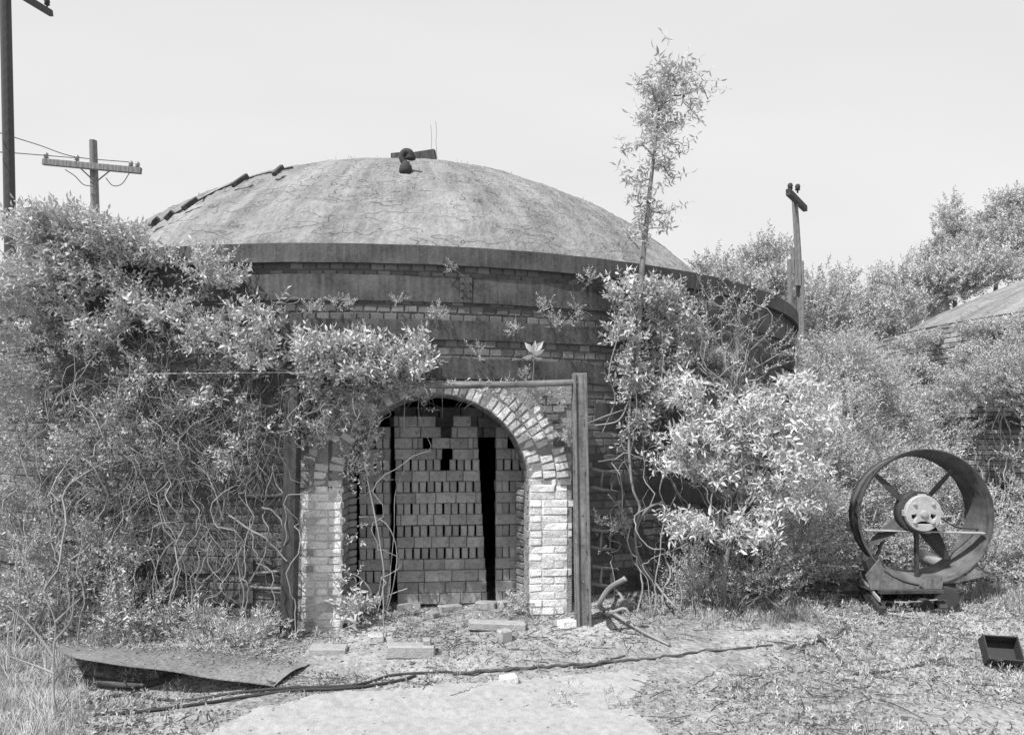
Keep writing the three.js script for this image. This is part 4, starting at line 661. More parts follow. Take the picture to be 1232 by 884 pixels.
{
  const bush = (label, px, n, o = {}) => { const blobs = px.map(([u, v, ru, rv, Z, dz]) => blobPx(u, v, ru, rv, Z, dz ?? 0.45)), c = px[0], root = at(c[0], 520, c[4]); root.y = groundY(root.x, root.z); return plant(o.name ?? 'bush', label, 'bush', root, blobs, n, { sprigs: SP.fine, mat: L.pale, clump: 0.45, thr: 0.08, limbs: 10, limbR: 0.014, free: true, ...o }); };
  bush('feathery pale bush just behind the big bright shrub, below the right pole', [[1000, 465, 34, 36, 7.6], [982, 505, 26, 34, 7.4], [1004, 510, 34, 40, 7.6], [985, 560, 34, 40, 7.3], [1005, 430, 30, 26, 8]], 1300, { more: [{ n: 500, mat: L.bright, sprigs: SP.small, thr: 0.1 }] });
  bush('tall loose bush with a dark stem, left of the second kiln dome', [[1042, 462, 34, 26, 8.2], [1076, 490, 24, 20, 8.6], [1024, 436, 20, 24, 8.6], [1060, 505, 44, 34, 8], [1030, 550, 40, 34, 7.7]], 1500, { more: [{ n: 400, sprigs: SP.small, mat: L.pale, thr: 0.1 }] });
  bush('dense brush over the rim of the second kiln, left part', [[1108, 492, 30, 16, 8.6], [1130, 510, 38, 26, 8.4], [1105, 540, 40, 30, 8.1], [1150, 480, 32, 14, 8.5]], 1200, { more: [{ n: 400, sprigs: SP.small, mat: L.pale, thr: 0.1 }] });
  bush('low pale creeper trailing along the rim of the second kiln', [[1092, 417, 16, 6, 9.9, 0.15], [1115, 411, 20, 6, 9.6, 0.15], [1145, 405, 22, 6, 9.2, 0.15], [1175, 399, 24, 6, 8.8, 0.15], [1208, 393, 24, 6, 8.5, 0.15], [1236, 396, 14, 7, 8.3, 0.15], [1120, 442, 36, 12, 9, 0.15], [1180, 430, 40, 12, 8.6, 0.15]], 1300, { limbs: 6, thr: -0.1, sprigs: SP.small });
  bush('dense brush over the rim of the second kiln, at the right edge of the photo', [[1200, 452, 34, 16, 8.2], [1232, 434, 20, 14, 8], [1180, 470, 40, 24, 8.2], [1232, 470, 26, 44, 7.8], [1244, 404, 10, 14, 8]], 1100, { more: [{ n: 500, mat: L.pale, thr: 0.1 }] });
  bush('low pale bush at the left of the old fan', [[980, 620, 40, 40, 6.9], [1010, 580, 36, 36, 7.2], [990, 670, 34, 26, 6.6], [955, 640, 26, 34, 6.7]], 1300, { more: [{ n: 400, sprigs: SP.small, mat: L.pale, thr: 0.05 }] });
  bush('brush standing behind the ring of the old fan', [[1060, 590, 46, 34, 7.3], [1110, 580, 46, 34, 7.4], [1150, 610, 40, 34, 7.2], [1075, 650, 46, 30, 6.9], [1130, 660, 46, 24, 6.8]], 2000, { limbs: 24, more: [{ n: 500, sprigs: SP.small, mat: L.pale, thr: 0.05 }] });
  bush('brush at the foot of the second kiln wall, right of the old fan', [[1212, 645, 34, 26, 6.8], [1242, 590, 18, 50, 6.8], [1190, 680, 36, 24, 6.5], [1228, 690, 34, 26, 6.3]], 1300, {});
  // growth beyond the kilns
  const tree = (name, label, px, n, o = {}) => { const blobs = px.map(([u, v, ru, rv, Z, dz]) => blobPx(u, v, ru, rv, Z, dz ?? 0.9)), c = px[0], root = at(c[0] + (o.du ?? 0), 520, c[4]); root.y = groundY(root.x, root.z) - 0.05;
    const t = thing(name, label, 'tree', root, 'trees beyond the kilns'), it = foliage(t, blobs, n, { sprigs: SP.tree, mat: L.far, clump: 0.6, thr: -0.05, free: true, ...o }), mb = new MB(), hub = at(c[0], c[1] + c[3] * 0.6, c[4]); mb.tube(wander(root, hub, 10, 0.2), o.r ?? 0.09, (o.r ?? 0.09) * 0.55, 7, 2); mb.build('trunk', M.bark, t); limbs(t, hub, it, o.limbs ?? 16, (o.r ?? 0.09) * 0.45, M.bark, 'limb'); return t; };
  tree('background_tree', 'pale airy tree showing above the kiln rim right of the sapling', [[872, 338, 24, 22, 18], [852, 326, 16, 12, 18], [892, 350, 24, 26, 18]], 430);
  tree('background_tree', 'pale tree between the kiln rim and the right pole', [[925, 330, 24, 34, 19], [905, 350, 26, 30, 19], [940, 350, 20, 30, 19], [915, 310, 16, 18, 19]], 720);
  tree('background_tree', 'faint tree just right of the right pole', [[985, 360, 22, 34, 20], [1000, 390, 30, 30, 20], [975, 400, 24, 40, 20]], 720);
  tree('background_tree', 'thin pointed tree second right of the right pole', [[1012, 360, 14, 34, 21], [1020, 400, 26, 30, 21], [1036, 380, 16, 26, 21]], 540);
  tree('background_tree', 'bushy tree with a leafy knob on top, left of the second dome', [[1078, 335, 18, 18, 20], [1070, 370, 30, 26, 20], [1100, 380, 30, 30, 20], [1050, 400, 30, 26, 20]], 930);
  tree('background_tree', 'narrow spire-shaped tree standing above the brush on the right', [[1140, 300, 18, 30, 22, 0.5], [1140, 270, 9, 26, 22, 0.3], [1150, 320, 26, 24, 22, 0.6], [1126, 325, 18, 20, 22]], 720, { thr: -0.2 });
  tree('background_tree', 'clumpy tree with gaps at the top right, nearest the right edge', [[1200, 262, 20, 16, 21], [1192, 280, 16, 14, 21], [1214, 250, 14, 14, 21], [1228, 270, 14, 26, 21], [1222, 290, 24, 16, 21]], 630, { clump: 0.8, thr: 0.1 });
  tree('background_tree', 'broad dark-footed mass of trees behind the second dome', [[1150, 340, 40, 24, 19], [1190, 308, 40, 26, 20], [1112, 352, 30, 22, 19], [1222, 296, 36, 26, 20], [1180, 330, 44, 20, 19], [1085, 375, 22, 18, 18]], 2250, { limbs: 26 });
  tree('background_tree', 'low pale tree crown far off in the gap between the kilns', [[960, 430, 60, 50, 24], [1030, 440, 60, 40, 24]], 900);
}

// ------------------------------------------------------------------ poles and wires
{
  const ins = (mb, p, s = 1) => mb.geo(new THREE.LatheGeometry([[0.001, 0], [0.02, 0], [0.02, 0.06], [0.06, 0.07], [0.05, 0.12], [0.065, 0.14], [0.045, 0.2], [0.001, 0.22]].map(([x, y]) => new THREE.Vector2(x * s, y * s)), 10), new THREE.Matrix4().setPosition(p));
  const a = thing('utility_pole', 'tall dark pole at the left edge, its top outside the photo', 'pole', V(at(12, 400, 15).x, -0.1, -15)); let mb = new MB();
  mb.tube(curve([V(at(13.5, 520, 15).x, -0.2, -15), at(12, 320, 15), at(6, 8, 15), at(4, -80, 15)], 20), 0.115, 0.1, 10, 1.5); mb.build('pole', M.woodDark, a);
  mb = new MB(); mb.beam(at(-24, -36, 13.9), at(61, 16, 16.4), 0.1, 0.14); mb.build('crossarm', M.woodDark, a); mb = new MB(); ins(mb, at(56, 9, 16.2), 1); ins(mb, at(-10, -36, 14.2)); mb.build('insulator', M.dark, a);
  const b = thing('utility_pole', 'weathered pole with a wide crossarm rising above the climbers at the left', 'pole', V(at(116, 400, 19).x, -0.1, -19)); mb = new MB();
  mb.tube(curve([V(at(116, 520, 19).x, -0.2, -19), at(115, 300, 19), at(111.5, 169, 19)], 16), 0.125, 0.095, 10, 1.5); mb.build('pole', M.wood, b);
  mb = new MB(); mb.beam(at(51, 194.5, 18.85), at(169.5, 205.5, 18.85), 0.1, 0.17); mb.build('crossarm', M.wood, b);
  for (const [u0, v0, u1, v1] of [[96, 202, 113, 218], [132, 205, 116, 218]]) { mb = new MB(); mb.beam(at(u0, v0, 18.78), at(u1, v1, 18.82), 0.035, 0.012, V(0, 0, 1)); mb.build('brace', M.iron, b); }
  for (const [u, v] of [[55, 193], [92, 196], [157, 203], [165, 204]]) { mb = new MB(); ins(mb, at(u, v, 18.85)); mb.build('insulator', M.glass, b); }
  for (const q of [[[78, 204], [90, 212], [100, 222], [111, 224]], [[127, 214], [135, 223], [145, 222], [156, 207]]]) { mb = new MB(); mb.tube(curve(q.map(([u, v]) => at(u, v, 18.8)), 14), 0.012, 0.012, 4); mb.build('jumper_wire', M.wire, b); }
  for (const [l, p] of [['upper of two thin wires slanting from the left pole to the crossarm', [[-30, 151, 14], [0, 160, 15], [45, 174, 17], [92, 189, 18.85], [157, 195, 18.85]]], ['lower of two thin wires running from the left pole to the crossarm end', [[-30, 182, 14], [0, 183, 15], [55, 187, 18.85], [92, 190, 18.85]]]]) { mb = new MB(); mb.tube(curve(p.map(([u, v, z]) => at(u, v, z)), 24), 0.011, 0.011, 4); tag(mb.build('overhead_wire', M.wire, scene), l, 'wire', 'overhead wires'); }
  const c = thing('utility_pole', 'leaning pole with a skewed crossarm behind the right side of the kiln', 'pole', V(at(961, 400, 16).x, -0.1, -16)); mb = new MB();
  mb.tube(curve([V(at(964, 520, 16).x, -0.2, -16), at(961.5, 330, 16), at(956.5, 240, 16)], 14), 0.085, 0.065, 9, 1.5); mb.build('pole', M.wood, c);
  mb = new MB(); mb.beam(at(949, 231, 14.8), at(969, 251, 17.4), 0.11, 0.14); mb.build('crossarm', M.woodDark, c); mb = new MB(); ins(mb, at(951, 231, 14.9), 0.9); ins(mb, at(960, 232, 15.2), 0.9); mb.build('insulator', M.dark, c);
  mb = new MB(); for (const [u, v0, v1, w] of [[950.5, 312, 520, 0.1], [953.5, 298, 330, 0.07], [957, 311, 344, 0.09], [961.5, 312, 344, 0.08], [965, 314, 520, 0.07]]) mb.beam(at(u + 1.5, v1, 15.85), at(u, v0, 15.85), w, 0.07, V(0, 0, 1)); mb.build('splint', M.wood, c);
}

// ------------------------------------------------------------------ the old fan
{
  const cz = 5.78, c = at(1115, 622, cz), f = thing('ring_fan', 'old ring fan with four blades and a round pale motor, standing in weeds', 'fan', V(c.x, groundY(c.x, c.z), c.z));
  const Rx = (m) => m, lat = (prof, n = 72) => new THREE.LatheGeometry(prof.map(([x, y]) => new THREE.Vector2(x, y)), n);
  const toZ = (x, y, z) => new THREE.Matrix4().makeRotationX(Math.PI / 2).setPosition(V(c.x + x, c.y + y, c.z + z));     // lathe axis towards the camera
  let mb = new MB();
  mb.geo(lat([[0.49, -0.27], [0.487, -0.27], [0.497, -0.14], [0.52, -0.04], [0.545, 0.0], [0.556, 0.004], [0.56, 0.0], [0.556, -0.012], [0.53, -0.05], [0.506, -0.14], [0.496, -0.27], [0.49, -0.27]].reverse(), 80), toZ(0, 0, 0)); mb.build('ring', M.ring, f);
  mb = new MB(); mb.geo(lat([[0.508, -0.125], [0.516, -0.125], [0.516, -0.155], [0.506, -0.155]].reverse(), 60), toZ(0, 0, 0)); mb.geo(lat([[0.497, -0.25], [0.505, -0.25], [0.505, -0.275], [0.495, -0.275]].reverse(), 60), toZ(0, 0, 0)); mb.build('ring_strap', M.iron, f);
  const mx = -0.052, my = 0.036;
  mb = new MB(); mb.geo(lat([[0.001, -0.12], [0.1, -0.12], [0.17, -0.09], [0.176, -0.03], [0.165, 0.0], [0.001, 0.0]].reverse(), 36), toZ(mx, my, 0.0)); const hub = mb.build('hub', M.iron, f);
  mb = new MB(); mb.geo(lat([[0.001, -0.08], [0.138, -0.08], [0.146, -0.06], [0.146, 0.01], [0.138, 0.022]].reverse(), 40), toZ(mx, my, 0)); const motor = mb.build('motor', M.iron, f);
  { // end bell with its vents cut through
    const s = new THREE.Shape(); s.absarc(0, 0, 0.141, 0, Math.PI * 2, false);
    const hole = pts => { const h = new THREE.Path(); h.setFromPoints(pts.map(([x, y]) => new THREE.Vector2(x, y))); s.holes.push(h); };
    hole([[-0.105, -0.01], [-0.055, 0.0], [-0.05, -0.03], [-0.075, -0.06], [-0.1, -0.04]]); hole([[0.105, -0.01], [0.1, -0.04], [0.075, -0.06], [0.05, -0.03], [0.055, 0.0]]); hole([[-0.05, -0.07], [-0.02, -0.06], [0.02, -0.06], [0.05, -0.07], [0.065, -0.09], [-0.065, -0.09]]);
    const g = new THREE.ExtrudeGeometry(s, { depth: 0.022, bevelEnabled: true, bevelSize: 0.006, bevelThickness: 0.012, bevelSegments: 3, curveSegments: 40 });
    mb = new MB(); mb.geo(g, new THREE.Matrix4().setPosition(V(c.x + mx, c.y + my, c.z + 0.024)));
    mb.geo(lat([[0.001, 0.018], [0.022, 0.018], [0.03, 0.01], [0.034, 0], [0.034, -0.02]].reverse(), 20), toZ(mx, my - 0.005, 0.058));
    for (const a of [45, 135, 225, 315]) mb.geo(lat([[0.001, 0.014], [0.014, 0.014], [0.017, 0], [0.017, -0.02]].reverse(), 8), toZ(mx + 0.105 * Math.cos(rad(a)), my + 0.105 * Math.sin(rad(a)), 0.058));
    for (const a of [90, 0, 180]) mb.box(c.x + mx + 0.139 * Math.cos(rad(a)), c.y + my + 0.139 * Math.sin(rad(a)), c.z + 0.03, 0.05, 0.03, 0.05, 0, 0, rad(a + 90));
    mb.build('end_bell', M.ironLight, motor);
  }
  for (const a of [48, 137, 216, 304]) {
    mb = new MB(); const n = 8, A = rad(a), rows = [];
    for (let i = 0; i <= n; i++) { const t = i / n, r = 0.16 + 0.315 * t, w = (a > 290 ? 0.15 : 0.115) * (1 - 0.66 * t ** 1.3) * (i === n ? 0.6 : 1), tw = rad(48 - 22 * t), q = V(Math.cos(A) * r + mx, Math.sin(A) * r + my, -0.07), e = V(-Math.sin(A) * Math.cos(tw), Math.cos(A) * Math.cos(tw), Math.sin(tw)); rows.push([q.clone().addScaledVector(e, -w / 2), q.clone().addScaledVector(e, w / 2)].map(p => V(p.x + c.x, p.y + c.y, p.z + c.z))); }
    const th = V(0, 0, 0.006); for (let i = 0; i < n; i++) { const [p, q] = rows[i], [r, s] = rows[i + 1]; mb.quad(p, q, s, r); mb.quad(q.clone().sub(th), p.clone().sub(th), r.clone().sub(th), s.clone().sub(th)); mb.quad(p.clone().sub(th), p, r, r.clone().sub(th)); mb.quad(q, q.clone().sub(th), s.clone().sub(th), s); }
    mb.build('blade', M.iron, f);
  }
  const P = (u, v, dz = 0) => at(u, v, cz - dz);
  mb = new MB(); mb.beam(P(1040, 637.5, -0.06), P(1184, 641, -0.02), 0.05, 0.01, V(0, 1, 0)); mb.beam(P(1040, 638.5, -0.09), P(1184, 642, -0.05), 0.018, 0.006, V(0, 0, 1)); mb.build('motor_rail', M.ironLight, f);
  mb = new MB(); mb.beam(P(1103.5, 696, -0.1), P(1103, 640, -0.08), 0.03, 0.03, V(0, 0, 1)); mb.beam(P(1046, 694, -0.12), P(1066, 641, -0.1), 0.022, 0.02, V(0, 0, 1)); mb.build('strut', M.iron, f);
  mb = new MB(); mb.tube(curve([P(1131, 621, 0), P(1140, 628, -0.1), P(1152, 634, -0.12), P(1182, 637, -0.1)], 14), 0.006, 0.006, 5); mb.build('cable', M.dark, f);
  mb = new MB(); mb.geo(lat([[0.001, -0.13], [0.05, -0.13], [0.062, -0.11], [0.062, 0.1], [0.045, 0.13], [0.001, 0.13]].reverse(), 16), new THREE.Matrix4().makeRotationZ(rad(62)).setPosition(P(1121, 674, -0.5))); mb.build('pipe_stub', M.ironLight, f);
  // cradle
  const g0 = groundY(c.x, c.z), plate = (name, px, Z, th, mat) => { const s = new THREE.Shape(px.map(([u, v]) => { const p = at(u, v, Z); return new THREE.Vector2(p.x, p.y); })), m = new MB(); m.geo(new THREE.ExtrudeGeometry(s, { depth: th, bevelEnabled: false }), new THREE.Matrix4().setPosition(V(0, 0, -Z))); return m.build(name, mat, f); };
  const arc = (u0, u1, n = 9) => Array.from({ length: n }, (_, i) => { const u = u0 + (u1 - u0) * i / (n - 1), x = (u - 1115) / 83; return [u, 622 + 83.5 * Math.sqrt(Math.max(0, 1 - x * x))]; });
  plate('cradle_plate', [[1134, 709], [1047, 709], [1041, 692], [1058, 672], ...arc(1064, 1124)], 5.72, 0.012, M.ironPale);
  plate('cradle_plate', [[1133, 708], [1112, 708], [1106, 704], [1113, 697], [1121, 695], [1129, 696], [1134, 701]], 5.7, 0.01, M.ironPale); plate('cradle_plate', [[1188, 692], [1154, 700], [1132, 702], [1133, 694], [1157, 690], ...arc(1160, 1172, 4)], 5.8, 0.012, M.ironPale);
  plate('ring_clamp', [[1041, 688], [1036, 673], [1046, 664], [1060, 676]], 5.86, 0.08, M.iron);
  const skid = (a, b, w, h, mat) => { const m = new MB(); m.beam(a, b, w, h); return m.build('skid_rail', mat, f); };
  skid(at(1062, 737, 5.55), at(1036, 700, 6.1), 0.07, 0.09, M.iron); skid(at(1059, 722, 5.55), at(1037, 697, 6.05), 0.012, 0.03, M.ironLight); skid(at(1136, 736, 5.6), at(1130, 702, 6.1), 0.07, 0.09, M.iron); skid(at(1058, 712, 5.6), at(1134, 711, 5.62), 0.05, 0.03, M.iron);
  mb = new MB(); { const a = at(1038, 712, 6.15), b = at(1150, 712, 6.15); mb.box((a.x + b.x) / 2, g0 + 0.12, -6.15, b.x - a.x, 0.26, 0.02); } mb.build('back_plate', M.iron, f);
  mb = new MB(); { const a = at(1046, 709, 5.74), b = at(1160, 709, 5.74); mb.box((a.x + b.x) / 2, a.y - 0.004, -5.94, b.x - a.x, 0.01, 0.4); } mb.build('deck_plate', M.iron, f);
  for (const [u, v, r] of [[1139, 719, 0.085], [1112, 731, 0.07]]) { mb = new MB(); mb.geo(lat([[0.001, -0.035], [r, -0.035], [r * 1.08, -0.02], [r * 1.08, 0.02], [r, 0.035], [r * 0.3, 0.028], [0.001, 0.028]].reverse(), 24), new THREE.Matrix4().makeRotationX(Math.PI / 2).multiply(new THREE.Matrix4().makeRotationZ(0.5)).setPosition(at(u, v, 5.72))); mb.build('roller', M.dark, f); }
}

// ------------------------------------------------------------------ things lying on the ground
{
  // lifted metal sheet, open towards us
  const mb = new MB(), n = 26, m = 8, G = [];
  const near = curve([at(68, 783, 4.5), at(92, 792, 4.5), at(180, 803, 4.5), at(245, 813, 4.48), at(290, 819, 4.45), at(330, 825, 4.42)], n), far = curve([gp(78, 778), gp(120, 779), gp(200, 781), gp(260, 784), gp(310, 790), gp(372, 800)], n);
  for (let i = 0; i <= n; i++) { const r = []; for (let j = 0; j <= m; j++) { const t = j / m, p = V(0, 0, 0).lerpVectors(far[i], near[i], t); const g = groundY(p.x, p.z); p.y = Math.max(g + 0.012, p.y + 0.03 * Math.sin(Math.PI * t) + 0.014 * noise.noise(p.x * 2.6, p.z * 2.6, 2)); r.push(p); } G.push(r); }
  const onSheet = G;
  const d = V(0, -0.006, 0); for (let i = 0; i < n; i++) for (let j = 0; j < m; j++) { const A = G[i][j], B = G[i][j + 1], C = G[i + 1][j + 1], D = G[i + 1][j]; mb.quad(A, B, C, D); mb.quad(D.clone().add(d), C.clone().add(d), B.clone().add(d), A.clone().add(d)); if (j === m - 1) mb.quad(B, B.clone().add(d), C.clone().add(d), C); }
  for (let k = 0; k < mb.p.length / 3; k++) { mb.uv[k * 2] = mb.p[k * 3] * 0.7; mb.uv[k * 2 + 1] = mb.p[k * 3 + 2] * 0.7; }
  const sheet = mb.build('metal_sheet', M.sheet, scene), bits = []; for (let k = 0; k < 900; k++) { const i = rnd() * (n - 1), j = rnd() * (m - 1) * rnd(), a = onSheet[Math.floor(i)][Math.floor(j)], b = onSheet[Math.floor(i) + 1][Math.floor(j) + 1]; bits.push([V(a.x + (b.x - a.x) * rnd(), Math.max(a.y, b.y) + 0.006, a.z + (b.z - a.z) * rnd()), V(gauss(), 0.3, gauss()).normalize(), rr(0.4, 1), rr(0.4, 1.3)]); }
  const bit = (() => { const q = new MB(); leafInto(q, new THREE.Matrix4().makeTranslation(0, -0.015, 0), 0.03, 0.012, 0.004, 0.008); return geoOf(q); })(); copies('leaf_litter', [bit], L.dry, sheet, bits);
  tag(sheet, 'bent metal sheet lying on the ground at the left, lifted along its front edge', 'metal sheet');
  const un = new MB(); un.tube(curve([gp(100, 808, 0.03), gp(170, 813, 0.03), gp(240, 822, 0.02), gp(330, 828, 0.02)], 14), 0.03, 0.02, 6); tag(un.build('iron_rod', M.iron, scene), 'rusty rod lying in the dark under the bent metal sheet', 'rod');
}
const lie = (name, label, cat, list, r0, r1, mat, group, up = 0) => { const mb = new MB(), o = rr(0, 60), amp = name === 'hose' || name === 'old_bar' ? 0.003 : 0.022, P = curve(list.map(([u, v, h]) => gp(u, v, r0 * 0.8 + up + (h ?? 0))), 10 + list.length * 7); P.forEach((p, i) => { const t = Math.min(i, P.length - 1 - i, 4) / 4; p.x += t * amp * noise.noise(i * 0.37, o, 1); p.z += t * amp * 1.5 * noise.noise(i * 0.37, o, 5); p.y = Math.max(p.y + t * amp * 0.5 * noise.noise(i * 0.31, o, 9), groundY(p.x, p.z) + r1 * 0.3); }); mb.tube(P, P.map((_, i) => (r0 + (r1 - r0) * i / (P.length - 1)) * (name === 'hose' || name === 'old_bar' ? 1 : 1 + 0.25 * noise.noise(i * 0.5, o, 3))), 0, 6, 2); return tag(mb.build(name, mat, scene), label, cat, group); };
lie('hose', 'dark hose curving over the dirt from the left, the one nearer the camera', 'hose', [[112, 862], [165, 858], [235, 849], [300, 839], [352, 832], [420, 829], [480, 820], [500, 814]], 0.0105, 0.01, M.dark, 'dark hoses on the ground');
lie('hose', 'dark hose curving over the dirt from the left, the one nearer the kiln', 'hose', [[98, 848], [140, 843], [215, 838], [290, 834], [345, 829], [430, 825], [470, 814], [505, 811], [560, 811]], 0.01, 0.009, M.dark, 'dark hoses on the ground');
lie('long_root', 'long dark root lying along the dirt edge in front of the arch', 'root', [[545, 812], [600, 808], [650, 804], [690, 801], [722, 799], [752, 790]], 0.012, 0.006, M.woodDark, null);
lie('fallen_branch', 'thin dark branch lying in two bends below the bright shrub', 'branch', [[690, 804], [742, 797], [780, 793], [835, 787], [860, 783], [930, 777]], 0.01, 0.006, M.woodDark, 'branches on the ground');
lie('fallen_branch', 'dark forked stick lying before the bright shrub, its thick end up', 'branch', [[944, 782], [985, 773], [1005, 769, 0.02], [1019, 762, 0.05]], 0.011, 0.007, M.woodDark, 'branches on the ground');
lie('fallen_branch', 'short straight dark stick pointing at the camera, crossing the forked one', 'branch', [[985, 770, 0.03], [1003, 784], [1022, 804]], 0.011, 0.007, M.woodDark, 'branches on the ground');
lie('fallen_branch', 'long dark stick lying level below the dark open box, right foreground', 'branch', [[1030, 812], [1060, 810], [1100, 803], [1136, 796, 0.02]], 0.011, 0.007, M.woodDark, 'branches on the ground');
lie('fallen_branch', 'curled twig in a loop between the forked stick and the fan', 'branch', [[1005, 778], [1035, 777], [1060, 786], [1068, 798], [1050, 798], [1030, 792]], 0.009, 0.006, M.bark, 'branches on the ground');
lie('fallen_branch', 'thin twig running slantwise towards the camera, right of the slab', 'branch', [[905, 768], [950, 776], [985, 795], [1010, 820], [1020, 838]], 0.007, 0.004, M.vine, 'branches on the ground');
lie('fallen_branch', 'thin pale twig slanting left beside the dirt patch under the shrub', 'branch', [[875, 798], [855, 812], [836, 824]], 0.006, 0.004, M.vine, 'branches on the ground');
lie('fallen_branch', 'pale bowed stick lying before the base of the old fan', 'branch', [[1000, 744], [1030, 747], [1060, 741, 0.02], [1095, 744], [1125, 744]], 0.014, 0.01, M.vine, 'branches on the ground');
lie('fallen_branch', 'straight pale stalk leaning across the open base of the old fan', 'branch', [[1058, 742, 0.02], [1064, 731, 0.04], [1090, 735, 0.06], [1128, 736, 0.09]], 0.01, 0.008, M.vine, 'branches on the ground');
lie('fallen_branch', 'short crooked stick lying on the slab edge left of centre', 'branch', [[542, 838], [560, 832], [580, 825]], 0.006, 0.004, M.bark, 'branches on the ground');
for (const [q, l] of [[[[965, 706], [1000, 709], [1040, 709]], 'upper of the weathered bars lying in the weeds left of the fan'], [[[960, 713], [1000, 718], [1042, 720]], 'lower of the weathered bars lying in the weeds left of the fan']]) lie('old_bar', l, 'bar', q, 0.014, 0.014, M.woodDark, 'bars left of the fan', 0.04);
{ // cut branch beside the right post
  const t = thing('cut_branch', 'sawn pale branch with a cut stub, lying at the foot of the right post', 'branch', gp(735, 745)); let mb = new MB();
  mb.tube(curve([gp(731, 742, 0.06), gp(752, 754, 0.05), gp(780, 768, 0.03), gp(806, 779, 0.02)], 20), 0.017, 0.011, 7); mb.build('limb', M.vine, t);
  mb = new MB(); mb.tube(curve([gp(728, 742, 0.05), at(722, 725, 5.3), at(733, 708, 5.28), at(751, 697, 5.25)], 16), 0.019, 0.021, 8); mb.build('stub', M.bark, t); mb = new MB(); mb.tube([at(751, 697, 5.25), at(753, 695.5, 5.248)], 0.022, 0.02, 9); mb.build('cut_end', L.dry, t);
  mb = new MB(); mb.tube(curve([gp(728, 744, 0.05), at(738, 736, 5.25), at(752, 732, 5.2), at(757, 738, 5.2)], 10), 0.015, 0.011, 7); mb.build('stub', M.vine, t); mb = new MB(); mb.tube(curve([at(741, 709, 5.3), at(747, 716, 5.27), at(750, 722, 5.25)], 6), 0.01, 0.014, 7); mb.build('stub', M.vine, t);
}
{ // open box half sunk in the weeds
  const p = gp(1201, 796), t = thing('open_box', 'small black open metal box sunk in the weeds at the far right', 'box', p), mb = new MB(), ry = rad(-14), TL = rad(52), q = (x, y, z) => { const Y = y * Math.cos(TL) - (z + 0.1) * Math.sin(TL), Z = y * Math.sin(TL) + (z + 0.1) * Math.cos(TL); return V(p.x + x * Math.cos(ry) + Z * Math.sin(ry), p.y + 0.075 + Y, p.z - x * Math.sin(ry) + Z * Math.cos(ry)); };
  const side = (a, b, w, d) => mb.box(...q(a, 0.05, b).toArray(), w, 0.11, d, ry, TL); side(0, -0.16, 0.21, 0.008); side(-0.1, -0.08, 0.008, 0.16); side(0.1, -0.08, 0.008, 0.16); side(0, 0, 0.21, 0.008); mb.box(...q(0, 0.0, -0.08).toArray(), 0.2, 0.008, 0.16, ry, TL); mb.build('body', M.dark, t);
  const h = new MB(); h.tube(curve([q(-0.07, 0.1, 0.01), q(-0.07, 0.15, 0.03), q(-0.05, 0.16, 0.03), q(-0.04, 0.1, 0.01)], 10), 0.007, 0.007, 5); h.build('handle', M.iron, t);
}
{ // loose bricks and blocks at the sill
  const loose = [['pale flat block lying at the left of the sill before the arch', 494, 788, 0.34, 0.09, 0.12, 0.12, M.stone], ['long low pale block in front of the right half of the sill', 598, 756, 0.44, 0.06, 0.1, 0.05, M.stone], ['upright loose brick standing on the end of the pale flat block', 514, 786, 0.06, 0.12, 0.09, 0.1, M.ware[2]], ['loose brick lying aslant at the foot of the middle stack', 541, 735, 0.2, 0.058, 0.09, 0.5, M.ware[3]], ['loose brick tipped against the middle stack', 556, 727, 0.2, 0.09, 0.06, -0.5, M.ware[2]], ['loose brick lying flat at the left end of the middle stack foot', 492, 733, 0.2, 0.06, 0.09, 0.15, M.ware[1]], ['loose brick half buried before the leaning dark slot', 585, 731, 0.18, 0.06, 0.09, -0.3, M.ware[2]], ['broken brick end lying before the right stack', 606, 730, 0.1, 0.06, 0.09, 0.7, M.ware[3]], ['brick fragment in the dirt just inside the middle of the sill', 520, 742, 0.1, 0.05, 0.08, -0.7, M.ware[2]], ['half brick among rubble at the foot of the left pier', 452, 772, 0.11, 0.06, 0.09, 0.3, M.fireBrick[1]], ['small pale stone on the dirt in front of the sill, right of centre', 607, 770, 0.1, 0.09, 0.08, 0.6, M.stone], ['pale chunk lying on the edge of the concrete below the arch', 612, 821, 0.11, 0.05, 0.08, 0.3, M.fireBrick[2]], ['broken white brick at the foot of the right pier', 682, 754, 0.13, 0.06, 0.1, 0.5, M.fireBrick[3]], ['worn pale block before the left post foot', 395, 785, 0.26, 0.05, 0.14, 0.1, M.stone]];
  for (const [label, u, v, w, h, d, ry, mat] of loose) { const p = gp(u, v), m = new THREE.Mesh(boxGeo(w, h, d), mat); m.name = numbered('loose_brick'); m.position.copy(p).add(V(0, h * 0.38, 0)); m.rotation.set(gauss() * 0.06, ry, gauss() * 0.08 + (label.includes('tipped') ? 0.6 : 0)); m.castShadow = m.receiveShadow = true; scene.add(m); tag(m, label, label.includes('stone') ? 'stone' : label.includes('block') ? 'block' : 'brick', 'loose bricks and blocks before the door'); }
}
{ const mb = new MB(); mb.tube(curve([onWall(140, 450, 0.2), onWall(240, 449, 0.22), onWall(330, 448, 0.22), onWall(425, 449, 0.2)], 20), 0.0042, 0.0042, 5); tag(mb.build('stay_wire', M.ironLight, scene), 'thin pale wire stretched level across the creepers left of the arch', 'wire'); }

